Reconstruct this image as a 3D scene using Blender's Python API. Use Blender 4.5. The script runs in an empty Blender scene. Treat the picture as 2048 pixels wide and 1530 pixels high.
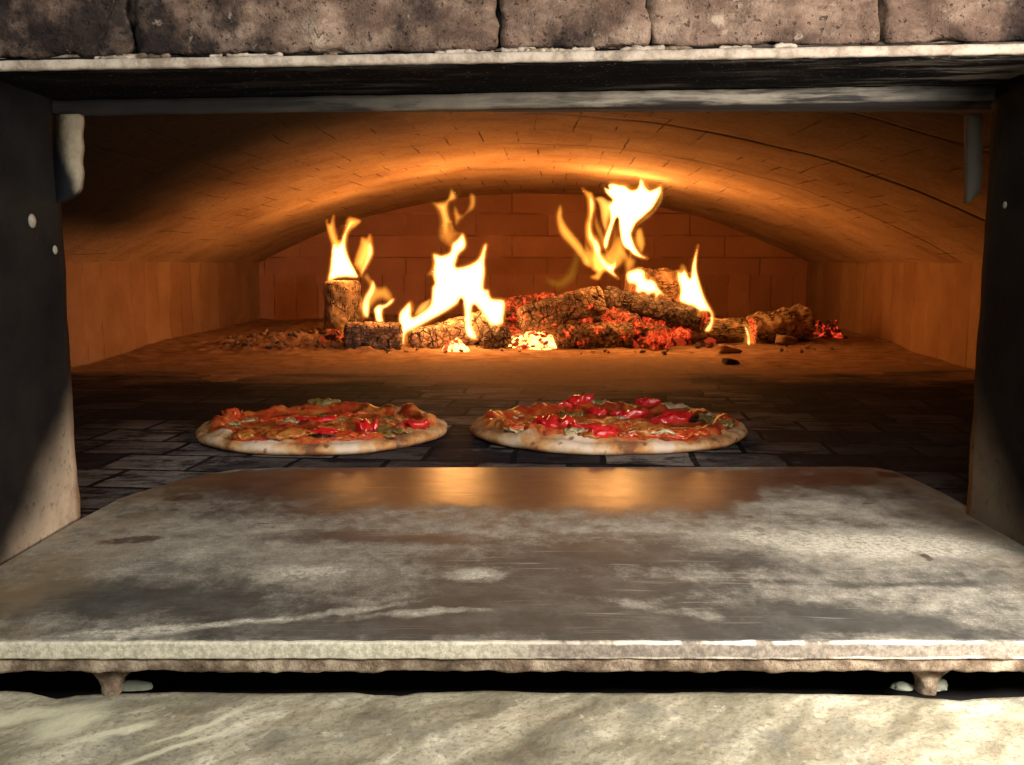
import bpy, bmesh, math, random
import numpy as np
from mathutils import Vector, Matrix, noise
from mathutils.geometry import delaunay_2d_cdt

random.seed(7)
C = bpy.context.scene.collection
sc = bpy.context.scene
# ---------------------------------------------------------------- camera
F = 1850.0
TH = math.atan(240 / F)
H = 0.2
cam = bpy.data.cameras.new('camera'); co = bpy.data.objects.new('camera', cam); C.objects.link(co)
cam.sensor_width = 36; cam.lens = 36 * F / 2048; cam.clip_start = 0.01; cam.clip_end = 100
co.location = (0, 0, H); co.rotation_euler = (math.pi / 2 - TH, 0, 0)
sc.camera = co
# ---------------------------------------------------------------- world and room lamps
w = bpy.data.worlds.new('World'); sc.world = w; w.use_nodes = True
bg = w.node_tree.nodes['Background']; bg.inputs[0].default_value = (1.0, .9, .78, 1); bg.inputs[1].default_value = 0.012
sc.view_settings.view_transform = 'Standard'; sc.view_settings.look = 'None'
sc.view_settings.exposure = 0; sc.view_settings.gamma = 1
sc.cycles.transparent_max_bounces = 64; sc.cycles.max_bounces = 8; sc.cycles.volume_bounces = 0
sc.cycles.sample_clamp_indirect = 4; sc.cycles.caustics_reflective = False; sc.cycles.caustics_refractive = False

def lamp(name, kind, loc, power, col, size=.1, aim=None):
    l = bpy.data.lights.new(name, kind); l.energy = power; l.color = col
    if kind == 'AREA': l.size = size
    else: l.shadow_soft_size = size
    o = bpy.data.objects.new(name, l); C.objects.link(o); o.location = loc
    if aim: o.rotation_euler = (Vector(aim) - Vector(loc)).to_track_quat('-Z', 'Y').to_euler()
    return o
lamp('kitchen_lamp', 'AREA', (.62, .08, .46), 5.6, (1, .84, .71), .32, (.05, .75, .05))
lamp('ceiling_lamp', 'AREA', (-.12, -.30, .75), 7.5, (.94, .97, .90), .40, (-.10, .6, .0))
lamp('hood_lamp', 'AREA', (.43, .24, .20), 6.5, (1, .91, .80), .10, (.30, .44, -.03))
# fire light: soft lamps in the flames, plus some added in front to light the logs
FIRE = [((.215, 2.22, .30), 2.0, .06), ((.24, 2.10, .18), 1.7, .05), ((-.13, 2.05, .19), 1.6, .05),
        ((-.16, 2.2, .33), .55, .03), ((-.40, 2.3, .22), .75, .03), ((.44, 2.08, .17), .8, .03), ((-.10, 2.02, .09), .55, .04), ((.05, 2.05, .04), .22, .03), ((-.30, 2.06, .10), .35, .03)]
for i, (p, e, s) in enumerate(FIRE):
    lamp('fire_light', 'POINT', p, e, (1, .40, .10), s)

# ---------------------------------------------------------------- helpers
def ray(u, v):
    xc = (u - 1024) / F; yc = (765 - v) / F
    return Vector((xc, math.cos(TH) + yc * math.sin(TH), -math.sin(TH) + yc * math.cos(TH)))
def P(u, v, y):
    d = ray(u, v); s = y / d.y
    return Vector((d.x * s, y, H + d.z * s))
def PZ(u, v, z):
    d = ray(u, v); s = (z - H) / d.z
    return Vector((d.x * s, d.y * s, z))
def fb(p, sc_=1.0, oct_=4, seed=0):
    return noise.fractal(Vector(p) * sc_ + Vector((seed * 7.13, seed * 3.7, seed * 1.9)), 1.0, 2.0, oct_)

def tag(o, label=None, cat=None, group=None, kind=None):
    if label: o['label'] = label
    if cat: o['category'] = cat
    if group: o['group'] = group
    if kind: o['kind'] = kind
    return o
def empty(name, loc=(0, 0, 0), rz=0):
    o = bpy.data.objects.new(name, None); C.objects.link(o); o.location = loc; o.rotation_euler = (0, 0, rz)
    o.empty_display_size = .02
    return o
def mesh(name, vs, fs, mat, parent=None, smooth=True, uv=None, loc=None):
    me = bpy.data.meshes.new(name); me.from_pydata([tuple(v) for v in vs], [], fs); me.update()
    if uv is not None:
        ul = me.uv_layers.new(name='UVMap')
        for l in me.loops: ul.data[l.index].uv = uv[l.vertex_index]
    if smooth: me.shade_smooth()
    me.materials.append(mat)
    o = bpy.data.objects.new(name, me); C.objects.link(o)
    if parent: o.parent = parent
    if loc is not None: o.location = loc
    return o
def grid(nx, ny, fn):
    vs = [fn(i / (nx - 1), j / (ny - 1)) for j in range(ny) for i in range(nx)]
    fs = [(j * nx + i, j * nx + i + 1, (j + 1) * nx + i + 1, (j + 1) * nx + i) for j in range(ny - 1) for i in range(nx - 1)]
    return vs, fs
def box_mesh(lo, hi, seg=.01, rad=.003, amp=.001, sc_=60, seed=0, maxn=90):
    """rounded box with a lumpy surface"""
    lo = Vector(lo); hi = Vector(hi); d = hi - lo
    n = [max(2, min(maxn, int(d[k] / seg) + 1)) for k in range(3)]
    bm = bmesh.new(); cache = {}
    def vtx(i, j, k):
        key = (i, j, k)
        if key not in cache:
            p = Vector((lo[0] + d[0] * i / n[0], lo[1] + d[1] * j / n[1], lo[2] + d[2] * k / n[2]))
            r = min(rad, min(d) * .49)
            q = Vector([min(max(p[a], lo[a] + r), hi[a] - r) for a in range(3)])
            dd = p - q
            nn = dd.normalized() if dd.length > 1e-9 else Vector((0, 0, 1))
            p = q + nn * r
            p = p + nn * amp * fb(p, sc_, 4, seed) + Vector((0, 0, 0))
            cache[key] = bm.verts.new(p)
        return cache[key]
    def face(f, a, b):
        for i in range(a):
            for j in range(b):
                bm.faces.new((f(i, j), f(i + 1, j), f(i + 1, j + 1), f(i, j + 1)))
    X, Y, Z = n
    face(lambda i, j: vtx(j, i, 0), Y, X); face(lambda i, j: vtx(i, j, Z), X, Y)
    face(lambda i, j: vtx(i, 0, j), X, Z); face(lambda i, j: vtx(j, Y, i), Z, X)
    face(lambda i, j: vtx(0, j, i), Y, Z) if 0 else face(lambda i, j: vtx(0, i, j), Y, Z)
    face(lambda i, j: vtx(X, i, j), Y, Z)
    bmesh.ops.recalc_face_normals(bm, faces=bm.faces)
    return bm
def link_bm(name, bm, mat, parent=None, smooth=True, loc=None):
    me = bpy.data.meshes.new(name); bm.to_mesh(me); bm.free()
    if smooth: me.shade_smooth()
    me.materials.append(mat)
    o = bpy.data.objects.new(name, me); C.objects.link(o)
    if parent: o.parent = parent
    if loc is not None: o.location = loc
    return o

# ---------------------------------------------------------------- material helper
class N:
    def __init__(s, name):
        s.m = bpy.data.materials.new(name); s.m.use_nodes = True; s.t = s.m.node_tree
        s.b = s.t.nodes['Principled BSDF']; s.o = s.t.nodes['Material Output']
        tc = s.t.nodes.new('ShaderNodeTexCoord'); s.obj = tc.outputs['Object']; s.uv = tc.outputs['UV']
    def new(s, k): return s.t.nodes.new('ShaderNode' + k)
    def put(s, sock, v):
        if hasattr(v, 'is_output') or isinstance(v, bpy.types.NodeSocket): s.t.links.new(v, sock)
        elif isinstance(v, (tuple, list)) and len(v) == 3 and sock.type == 'RGBA': sock.default_value = (*v, 1)
        else: sock.default_value = v
    def map(s, vec, scale=(1, 1, 1), loc=(0, 0, 0), rot=(0, 0, 0)):
        n = s.new('Mapping'); s.put(n.inputs[0], vec); n.inputs['Scale'].default_value = scale
        n.inputs['Location'].default_value = loc; n.inputs['Rotation'].default_value = rot
        return n.outputs[0]
    def noise(s, scale, detail=4, rough=.55, vec=None, dist=0, col=False):
        n = s.new('TexNoise'); s.put(n.inputs['Vector'], s.obj if vec is None else vec)
        n.inputs['Scale'].default_value = scale; n.inputs['Detail'].default_value = detail
        n.inputs['Roughness'].default_value = rough; n.inputs['Distortion'].default_value = dist
        return n.outputs['Color' if col else 'Fac']
    def voro(s, scale, feature='DISTANCE_TO_EDGE', vec=None, out='Distance', rnd=1):
        n = s.new('TexVoronoi'); n.feature = feature; s.put(n.inputs['Vector'], s.obj if vec is None else vec)
        n.inputs['Scale'].default_value = scale; n.inputs['Randomness'].default_value = rnd
        return n.outputs[out]
    def ramp(s, fac, stops, interp='LINEAR'):
        n = s.new('ValToRGB'); s.put(n.inputs[0], fac); cr = n.color_ramp; cr.interpolation = interp
        while len(cr.elements) < len(stops): cr.elements.new(.5)
        for e, (p, c) in zip(cr.elements, stops):
            e.position = p
            e.color = (c, c, c, 1) if isinstance(c, (int, float)) else (*c, 1)
        return n.outputs[0]
    def mix(s, fac, a, b, blend='MIX'):
        n = s.new('Mix'); n.data_type = 'RGBA'; n.blend_type = blend
        s.put(n.inputs[0], fac); s.put(n.inputs[6], a if not isinstance(a, (int, float)) else (a, a, a)); s.put(n.inputs[7], b if not isinstance(b, (int, float)) else (b, b, b))
        return n.outputs[2]
    def math(s, op, a, b=0.0, clamp=False):
        n = s.new('Math'); n.operation = op; n.use_clamp = clamp; s.put(n.inputs[0], a); s.put(n.inputs[1], b)
        return n.outputs[0]
    def sstep(s, v, a, b, lo=0., hi=1.):
        n = s.new('MapRange'); n.interpolation_type = 'SMOOTHSTEP'; s.put(n.inputs[0], v)
        if a > b: a, b, lo, hi = b, a, hi, lo
        n.inputs[1].default_value = a; n.inputs[2].default_value = b; n.inputs[3].default_value = lo; n.inputs[4].default_value = hi
        return n.outputs[0]
    def xyz(s, vec=None):
        n = s.new('SeparateXYZ'); s.put(n.inputs[0], s.obj if vec is None else vec); return n.outputs
    def comb(s, x, y, z=0.0):
        n = s.new('CombineXYZ'); s.put(n.inputs[0], x); s.put(n.inputs[1], y); s.put(n.inputs[2], z); return n.outputs[0]
    def warp(s, vec, scale, amt, detail=3):
        c = s.noise(scale, detail, .6, vec, col=True)
        a = s.new('VectorMath'); a.operation = 'MULTIPLY_ADD'; s.put(a.inputs[0], c)
        a.inputs[1].default_value = (amt,) * 3; s.put(a.inputs[2], vec)
        b = s.new('VectorMath'); b.operation = 'SUBTRACT'; s.put(b.inputs[0], a.outputs[0]); b.inputs[1].default_value = (amt / 2,) * 3
        return b.outputs[0]
    def spot(s, vec, c, r, soft=.5, rot=0):
        """1 inside an ellipse centre c radii r (on warped coords), 0 outside"""
        a = s.new('VectorMath'); a.operation = 'SUBTRACT'; s.put(a.inputs[0], vec); a.inputs[1].default_value = (c[0], c[1], c[2] if len(c) > 2 else 0)
        v = s.map(a.outputs[0], (1, 1, 0 if len(r) < 3 else 1), rot=(0, 0, -rot))
        v = s.map(v, (1 / r[0], 1 / r[1], 1 / r[2] if len(r) > 2 else 0))
        l = s.new('VectorMath'); l.operation = 'LENGTH'; s.put(l.inputs[0], v)
        return s.sstep(l.outputs['Value'], 1 + soft, 1 - soft)
    def brick(s, vec, bw, rh, mortar, smooth=.2, offset=.5):
        n = s.new('TexBrick'); s.put(n.inputs['Vector'], vec); n.offset = offset
        n.inputs['Scale'].default_value = 1; n.inputs['Mortar Size'].default_value = mortar
        n.inputs['Mortar Smooth'].default_value = smooth; n.inputs['Brick Width'].default_value = bw; n.inputs['Row Height'].default_value = rh
        n.inputs['Color1'].default_value = (0, 0, 0, 1); n.inputs['Color2'].default_value = (1, 1, 1, 1)
        return n.outputs['Fac'], n.outputs['Color']
    def bump(s, h, strength=.5, dist=.001, nrm=None):
        n = s.new('Bump'); s.put(n.inputs['Height'], h); n.inputs['Strength'].default_value = strength
        n.inputs['Distance'].default_value = dist
        if nrm is not None: s.put(n.inputs['Normal'], nrm)
        return n.outputs[0]
    def fin(s, col=None, rough=None, metal=None, nrm=None, emis=None, estr=None, spec=None, coat=None, sss=None):
        b = s.b
        for k, v in (('Base Color', col), ('Roughness', rough), ('Metallic', metal), ('Normal', nrm), ('Emission Color', emis),
                     ('Emission Strength', estr), ('Specular IOR Level', spec), ('Coat Weight', coat), ('Subsurface Weight', sss)):
            if v is not None: s.put(b.inputs[k], v)
        return s.m

# ---------------------------------------------------------------- masonry materials
def mat_vault():
    n = N('fire_brick_vault')
    uv = n.warp(n.uv, 6, .012)
    bf, bc = n.brick(uv, .066, .233, .0024, .7)
    mask = n.sstep(n.noise(7, 4, .65, n.map(n.uv, loc=(3, 1, 0))), .44, .64)
    joint = n.math('MULTIPLY', bf, mask)
    base = n.ramp(n.noise(9, 6, .6), [(.3, (.30, .18, .10)), (.5, (.43, .28, .155)), (.72, (.52, .36, .21))])
    base = n.mix(n.sstep(n.noise(110, 6, .8), .42, .66, 0, .45), base, (.20, .10, .05))
    base = n.mix(n.math('MULTIPLY', bc, .22), base, (.27, .15, .08))
    base = n.mix(n.math('MULTIPLY', joint, .75), base, (.06, .03, .02))
    x, y, z = n.xyz()
    # vault colour darkens towards the left and the mouth
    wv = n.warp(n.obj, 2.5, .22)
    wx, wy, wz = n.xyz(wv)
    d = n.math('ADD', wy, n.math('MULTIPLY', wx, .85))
    blackening = n.math('MULTIPLY', n.sstep(d, 1.50, 1.0), n.sstep(z, .205, .28))
    mouth_dark = n.sstep(wy, 1.55, .85)
    blackening = n.math('MAXIMUM', blackening, n.math('MULTIPLY', mouth_dark, .8))
    base = n.mix(n.math('MULTIPLY', blackening, .97), base, (.012, .010, .009))
    h = n.math('SUBTRACT', n.noise(45, 6, .65), n.math('MULTIPLY', joint, 1.3))
    return n.fin(base, .95, nrm=n.bump(h, .6, .005), spec=.05)
def mat_side(name, soldier_below=9):
    n = N(name)
    x, y, z = n.xyz()
    along = x if 'back' in name else y
    v = n.warp(n.comb(along, z), 6, .010)
    if 'back' in name:
        bf, bc = n.brick(v, .235, .072, .0034, .8)
        vf, vc = n.brick(n.map(v, loc=(0, .0, 0)), .072, .235, .0022, .3, 0)
        low = n.sstep(z, .165, .155)
        bf = n.mix(low, bf, vf); bc = n.mix(low, bc, vc)
        ctop = (.40, .17, .09); cbot = (.54, .25, .14)
        ms = n.sstep(n.noise(4, 3, .6, v), .40, .56)
    else:
        bf, bc = n.brick(v, .076, .6, .0035, .5, 0)
        ctop = (.24, .135, .065); cbot = (.36, .215, .115)
        ms = n.sstep(n.noise(5, 3, .6, v), .40, .62)
    joint = n.math('MULTIPLY', bf, ms)
    base = n.ramp(n.noise(8, 6, .6), [(.3, ctop), (.75, cbot)])
    base = n.mix(n.math('MULTIPLY', bc, .38), base, (.17, .07, .035))
    base = n.mix(n.math('MULTIPLY', joint, .55), base, (.07, .03, .018))
    base = n.mix(n.math('MULTIPLY', n.noise(140, 3, .7), .3), base, (.16, .07, .035))
    h = n.math('SUBTRACT', n.noise(50, 5, .65), n.math('MULTIPLY', joint, 1.5))
    return n.fin(base, .95, nrm=n.bump(h, .6, .005), spec=.05)
def mat_soot(name='sooty_steel', edge=None):
    """black sooty steel with ash brushed on in streaks"""
    n = N(name)
    v = n.map(n.obj, (6, 40, 60))
    st = n.sstep(n.noise(1.6, 7, .68, n.warp(v, .8, .8)), .47, .66)
    x, y, z = n.xyz()
    st = n.math('MULTIPLY', st, n.sstep(n.noise(5, 3, .6), .36, .62))
    st = n.math('MULTIPLY', st, n.sstep(x, -.28, .30, .12, 1))
    base = n.mix(st, (.004, .004, .005), (.17, .145, .12))
    fl = n.sstep(n.noise(420, 2, .5), .67, .72)
    base = n.mix(n.math('MULTIPLY', fl, .5), base, (.22, .19, .15))
    return n.fin(base, n.mix(st, .9, .95), spec=.05, nrm=n.bump(n.noise(180, 5, .7), .4, .0012))
def mat_flange():
    n = N('ash_dusted_flange')
    x, y, z = n.xyz()
    v = n.warp(n.map(n.obj, (7, 1, 60)), 1.2, .9)
    f = n.sstep(n.noise(1.5, 6, .65, v), .36, .62)
    f = n.math('MULTIPLY', f, n.sstep(x, -.22, .12, .03, 1))
    f = n.math('MULTIPLY', f, n.sstep(x, .33, .24, .1, 1))
    c = n.mix(n.noise(90, 4, .7), (.20, .18, .15), (.42, .38, .31))
    return n.fin(n.mix(f, (.010, .009, .010), c), .75, nrm=n.bump(n.noise(160, 5, .7), .4, .001))
def mat_cream(name, a=(.24, .19, .15), b=(.47, .40, .33), sc_=70):
    n = N(name)
    f = n.noise(sc_, 7, .7)
    c = n.mix(n.sstep(f, .35, .62), a, b)
    c = n.mix(n.sstep(n.noise(26, 5, .7), .56, .74), c, (.09, .065, .05))
    return n.fin(c, .9, nrm=n.bump(n.noise(220, 6, .75), .7, .0015))
def mat_face_brick():
    n = N('sooty_face_brick')
    x, y, z = n.xyz()
    f = n.noise(22, 8, .68, n.warp(n.map(n.obj, (1, 1, 1.6)), 14, .03))
    c = n.ramp(f, [(.32, (.055, .035, .028)), (.48, (.16, .105, .080)), (.60, (.27, .19, .145)), (.72, (.38, .29, .225))])
    # baked-on soot, heaviest to the left
    darken = n.math('ADD', n.noise(11, 7, .7, n.map(n.obj, loc=(4, 2, 1))), n.sstep(x, .15, -.42, 0, .17))
    c = n.mix(n.sstep(darken, .50, .66, 0, .95), c, (.018, .014, .015)); c = n.mix(n.sstep(n.noise(75, 6, .8, n.map(n.obj, (1, 1, 2))), .5, .7, 0, .55), c, (.07, .045, .032))
    pits = n.sstep(n.noise(260, 3, .6), .62, .70)
    c = n.mix(n.math('MULTIPLY', pits, .6), c, (.05, .035, .03))
    pale = n.sstep(n.noise(60, 5, .7, n.map(n.obj, loc=(9, 0, 0))), .62, .72)
    c = n.mix(n.math('MULTIPLY', pale, .5), c, (.5, .42, .33))
    h = n.math('ADD', n.noise(60, 7, .7), n.math('MULTIPLY', pits, -.5))
    return n.fin(c, .93, nrm=n.bump(h, 1, .006), spec=.1)
def mat_jamb(dim=1.0):
    n = N('sooty_jamb_render')
    x, y, z = n.xyz()
    wv = n.warp(n.obj, 9, .035)
    wx, wy, wz = n.xyz(wv)
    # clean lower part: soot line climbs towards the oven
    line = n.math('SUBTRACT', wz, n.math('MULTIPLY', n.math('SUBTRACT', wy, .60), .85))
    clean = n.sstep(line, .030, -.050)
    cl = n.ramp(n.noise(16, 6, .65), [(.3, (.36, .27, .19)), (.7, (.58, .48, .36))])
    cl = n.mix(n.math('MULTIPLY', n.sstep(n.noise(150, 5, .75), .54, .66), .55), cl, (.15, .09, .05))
    cl = n.mix(1 - dim, cl, (.05, .035, .022))  # dim paints the right jamb's weaker light into its lower colour
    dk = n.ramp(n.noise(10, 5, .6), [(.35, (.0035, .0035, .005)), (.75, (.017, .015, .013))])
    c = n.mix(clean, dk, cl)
    rust = n.math('MULTIPLY', n.sstep(n.noise(14, 5, .6, n.map(n.obj, loc=(2, 0, 0))), .50, .66), clean)
    c = n.mix(n.math('MULTIPLY', rust, .5), c, (.19, .10, .05))
    return n.fin(c, n.mix(clean, .9, .95), nrm=n.bump(n.noise(70, 7, .75), .7, .0030), spec=.06)
def mat_tab():
    n = N('half_shaded_tab'); x, y, z = n.xyz(n.warp(n.obj, 30, .008, 4))
    c = n.ramp(n.noise(60, 6, .7), [(.3, (.20, .17, .12)), (.7, (.36, .32, .24))])
    darken = n.sstep(n.math('ADD', x, n.math('MULTIPLY', z, .28)), -.246, -.258)  # shading of the tab's rounded left side, painted as dark colour
    c = n.mix(darken, c, (.010, .010, .012))
    return n.fin(c, .9, nrm=n.bump(n.noise(160, 6, .7), .6, .002), spec=.1)
def mat_floor():
    n = N('oven_floor_tiles')
    v = n.warp(n.map(n.obj, rot=(0, 0, .10)), 14, .012)
    bf, bc = n.brick(v, .092, .070, .0032, .2, .37)
    t = n.ramp(n.math('ADD', n.math('MULTIPLY', bc, .55), n.math('MULTIPLY', n.noise(6, 4, .6), .5)),
               [(.25, (.014, .012, .016)), (.42, (.045, .038, .042)), (.58, (.135, .112, .105)), (.8, (.23, .195, .18))])
    t = n.mix(n.sstep(n.noise(24, 9, .75, n.map(n.obj, (.6, 1.3, 1))), .44, .60), t, (.012, .010, .013))
    sw = n.sstep(n.noise(5, 6, .65, n.warp(n.map(n.obj, (1, 2.2, 1)), 4, .25)), .54, .66)
    t = n.mix(n.math('MULTIPLY', n.math('MULTIPLY', sw, n.sstep(n.noise(90, 6, .75), .4, .6)), .7), t, (.27, .235, .215))
    t = n.mix(n.math('MULTIPLY', n.math('MULTIPLY', bf, n.sstep(n.noise(14, 4, .6, n.map(n.obj, loc=(6, 0, 0))), .36, .52, .25, 1)), .85), t, (.008, .007, .008))
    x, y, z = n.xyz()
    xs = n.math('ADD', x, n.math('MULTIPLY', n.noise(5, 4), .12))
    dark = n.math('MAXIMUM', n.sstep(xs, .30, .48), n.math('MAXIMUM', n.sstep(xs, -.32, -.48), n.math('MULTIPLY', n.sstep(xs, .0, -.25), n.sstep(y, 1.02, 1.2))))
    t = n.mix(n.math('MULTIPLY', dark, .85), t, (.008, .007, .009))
    # ash film getting denser towards the fire
    yy = n.math('ADD', y, n.math('MULTIPLY', n.noise(6, 8, .75, n.map(n.obj, (.6, 1.3, 1))), .95))
    lane = n.math('MULTIPLY', n.sstep(x, -.25, .05), n.sstep(x, .40, .15)); yy = n.math('ADD', yy, n.math('MULTIPLY', lane, .22))
    af = n.sstep(yy, 1.95, 2.22)
    t = n.mix(af, t, n.mix(n.noise(30, 5, .7), (.13, .075, .045), (.28, .18, .11)))
    h = n.math('SUBTRACT', n.noise(70, 6, .7), n.math('MULTIPLY', bf, 1.2))
    return n.fin(t, n.mix(n.noise(20, 4), .75, .95), nrm=n.bump(h, .9, .005), spec=.05)
def mat_ash(hot=False):
    n = N('wood_ash')
    f = n.noise(22, 8, .7, n.map(n.obj, (1, 1.6, 1)))
    c = n.ramp(f, [(.3, (.12, .060, .036)), (.5, (.24, .14, .08)), (.7, (.34, .22, .14))])
    c = n.mix(n.sstep(n.noise(75, 5, .75), .60, .70), c, (.05, .03, .022))
    return n.fin(c, .95, nrm=n.bump(n.noise(90, 8, .75), .6, .004), spec=.02)
def mat_plate():
    n = N('worn_steel_plate')
    W = n.warp(n.warp(n.obj, 9, .06, 5), 40, .012, 4)
    x, y, z = n.xyz(); wx, wy, wz = n.xyz(W)
    # flour/ash film: wiped thin in the middle and toward the fire
    a = n.noise(10, 11, .76, n.warp(n.obj, 12, .035, 5))
    b = n.noise(26, 9, .75, n.map(n.obj, (1.8, 1, 1), rot=(0, 0, .5)))
    fine = n.noise(130, 6, .75)
    film = n.math('ADD', n.math('ADD', n.math('MULTIPLY', a, .50), n.math('MULTIPLY', b, .30)), n.math('MULTIPLY', fine, .20))
    film = n.math('ADD', film, .018)
    sp = []
    def bias(u, v, rx, ry, amt, rot=0, soft=.92):
        p = PZ(u, v, .004); m = n.math('MULTIPLY', n.spot(W, (p.x, p.y), (rx, ry), soft, rot), amt); sp.append(m)
    # clean, dark metal where it mirrors the fire
    bias(1230, 985, .085, .045, -.30); bias(900, 970, .20, .05, -.16); bias(1050, 955, .26, .028, -.20)
    bias(1230, 1110, .09, .030, -.17); bias(700, 1075, .085, .014, -.15)
    bias(1150, 1240, .13, .026, -.24); bias(1300, 1170, .05, .012, -.12); bias(1060, 1180, .06, .03, -.10)
    bias(200, 1200, .09, .022, -.15); bias(1750, 1250, .09, .016, -.10); bias(1750, 1165, .06, .006, -.10)
    # flour left dry
    bias(620, 1140, .032, .014, .20); bias(955, 1150, .014, .012, .28); bias(860, 1228, .035, .005, .32, .12)
    bias(430, 1245, .08, .004, .28, .28); bias(1550, 1080, .12, .035, .13); bias(1800, 1090, .10, .03, .12)
    bias(420, 1080, .11, .04, .10); bias(1440, 1230, .07, .008, .16, -.4); bias(1500, 1010, .10, .02, .08)
    for m in sp: film = n.math('ADD', film, m)
    dust = n.sstep(film, .41, .60)
    heavy = n.math('MULTIPLY', n.sstep(film, .60, .74), n.sstep(n.noise(260, 5, .75), .36, .58))
    clean = n.ramp(n.noise(30, 9, .75, n.map(n.obj, loc=(3, 3, 0))), [(.3, (.035, .034, .030)), (.5, (.060, .058, .052)), (.7, (.11, .107, .094))])
    # heat-tinted purple brown oxide towards the middle
    ox = n.math('MULTIPLY', n.sstep(wy, .57, .66), n.sstep(wy, .90, .74))
    ox = n.math('MULTIPLY', ox, n.sstep(n.noise(6, 4, .6, W), .40, .6))
    clean = n.mix(n.math('MULTIPLY', ox, .45), clean, (.070, .045, .040))
    film_c = n.ramp(n.noise(48, 9, .78, n.obj), [(.32, (.12, .108, .090)), (.5, (.22, .205, .172)), (.68, (.36, .34, .285))])
    c = n.mix(dust, clean, film_c)
    c = n.mix(n.math('MULTIPLY', heavy, .75), c, (.56, .53, .44))
    # salt and pepper flour grain
    gr = n.sstep(n.noise(900, 2, .6), .57, .70)
    c = n.mix(n.math('MULTIPLY', gr, n.math('MULTIPLY', dust, .45)), c, (.62, .58, .48))
    gk = n.sstep(n.noise(700, 2, .6, n.map(n.obj, loc=(5, 5, 5))), .60, .72)
    c = n.mix(n.math('MULTIPLY', gk, .35), c, (.05, .045, .04))
    dk = n.math('MULTIPLY', n.sstep(n.noise(70, 9, .8, n.map(n.obj, (1, 1.5, 1), rot=(0, 0, -.6))), .50, .62), n.sstep(n.noise(9, 4, .6, n.map(n.obj, loc=(8, 0, 0))), .42, .60))
    c = n.mix(n.math('MULTIPLY', dk, .6), c, (.045, .040, .034))
    # scratches
    for rot, sx, k in ((.9, 1, .45), (-.8, 2, .55), (.25, 3, .35), (-.45, 5, .4)):
        s_ = n.noise(1, 3, .5, n.map(n.warp(n.obj, 6, .03), (12, 420, 1), rot=(0, 0, rot), loc=(sx, 0, 0)))
        s_ = n.math('MULTIPLY', n.sstep(s_, .63, .72), n.sstep(n.noise(8, 3, .5, n.map(n.obj, loc=(sx, 4, 0))), .46, .62))
        c = n.mix(n.math('MULTIPLY', s_, k), c, (.42, .39, .32))
    # tan rust along the left and right borders, olive at far left
    lb = n.sstep(wx, -.235, -.30)
    rb = n.sstep(wx, .29, .37)
    nb = n.sstep(n.noise(15, 8, .72), .34, .56)
    c = n.mix(n.math('MULTIPLY', n.math('MULTIPLY', lb, nb), .55), c, (.24, .165, .090))
    c = n.mix(n.math('MULTIPLY', n.math('MULTIPLY', rb, nb), .55), c, (.27, .19, .115))
    # burnt stains
    WS = n.warp(n.warp(n.obj, 45, .020, 4), 160, .008, 3)
    st = None
    for (u, v, rx, ry, rot) in ((262, 1080, .017, .008, .35), (372, 996, .016, .010, .45), (1847, 1114, .0035, .007, 0), (980, 993, .010, .007, 0),
                                (860, 963, .022, .005, 0), (930, 958, .007, .005, 0), (520, 1047, .006, .002, .1), (345, 1020, .003, .002, 0),
                                (1190, 942, .004, .003, 0), (1740, 1008, .004, .002, .3), (1780, 950, .012, .010, -.3), (1255, 1070, .05, .007, 0)):
        p = PZ(u, v, .004); m = n.math('MULTIPLY', n.spot(WS, (p.x, p.y), (rx * 1.1, ry * 1.1), .30, rot), n.sstep(n.noise(160, 4, .7), .30, .46))
        if (u, v) == (1255, 1070): m = n.math('MULTIPLY', m, .45)
        st = m if st is None else n.math('MAXIMUM', st, m)
    c = n.mix(n.math('MULTIPLY', st, .82), c, (.045, .022, .015))
    rough = n.mix(dust, n.sstep(wy, .60, .78, .58, .33), .68)
    rough = n.mix(heavy, rough, .85)
    rough = n.math('ADD', rough, n.math('MULTIPLY', n.math('SUBTRACT', n.noise(55, 5, .7), .5), .12), True)
    metal = n.mix(dust, .5, .05); metal = n.math('MULTIPLY', metal, n.sstep(wy, .62, .76, .06, 1)); sp_ = n.sstep(wy, .55, .75, .25, .5)
    metal = n.mix(heavy, metal, 0.0)
    h = n.math('ADD', n.math('MULTIPLY', n.noise(24, 5, .6), .5), n.math('MULTIPLY', n.noise(500, 3, .6), .12))
    return n.fin(c, rough, metal, n.bump(h, .35, .0012), spec=sp_)
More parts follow.
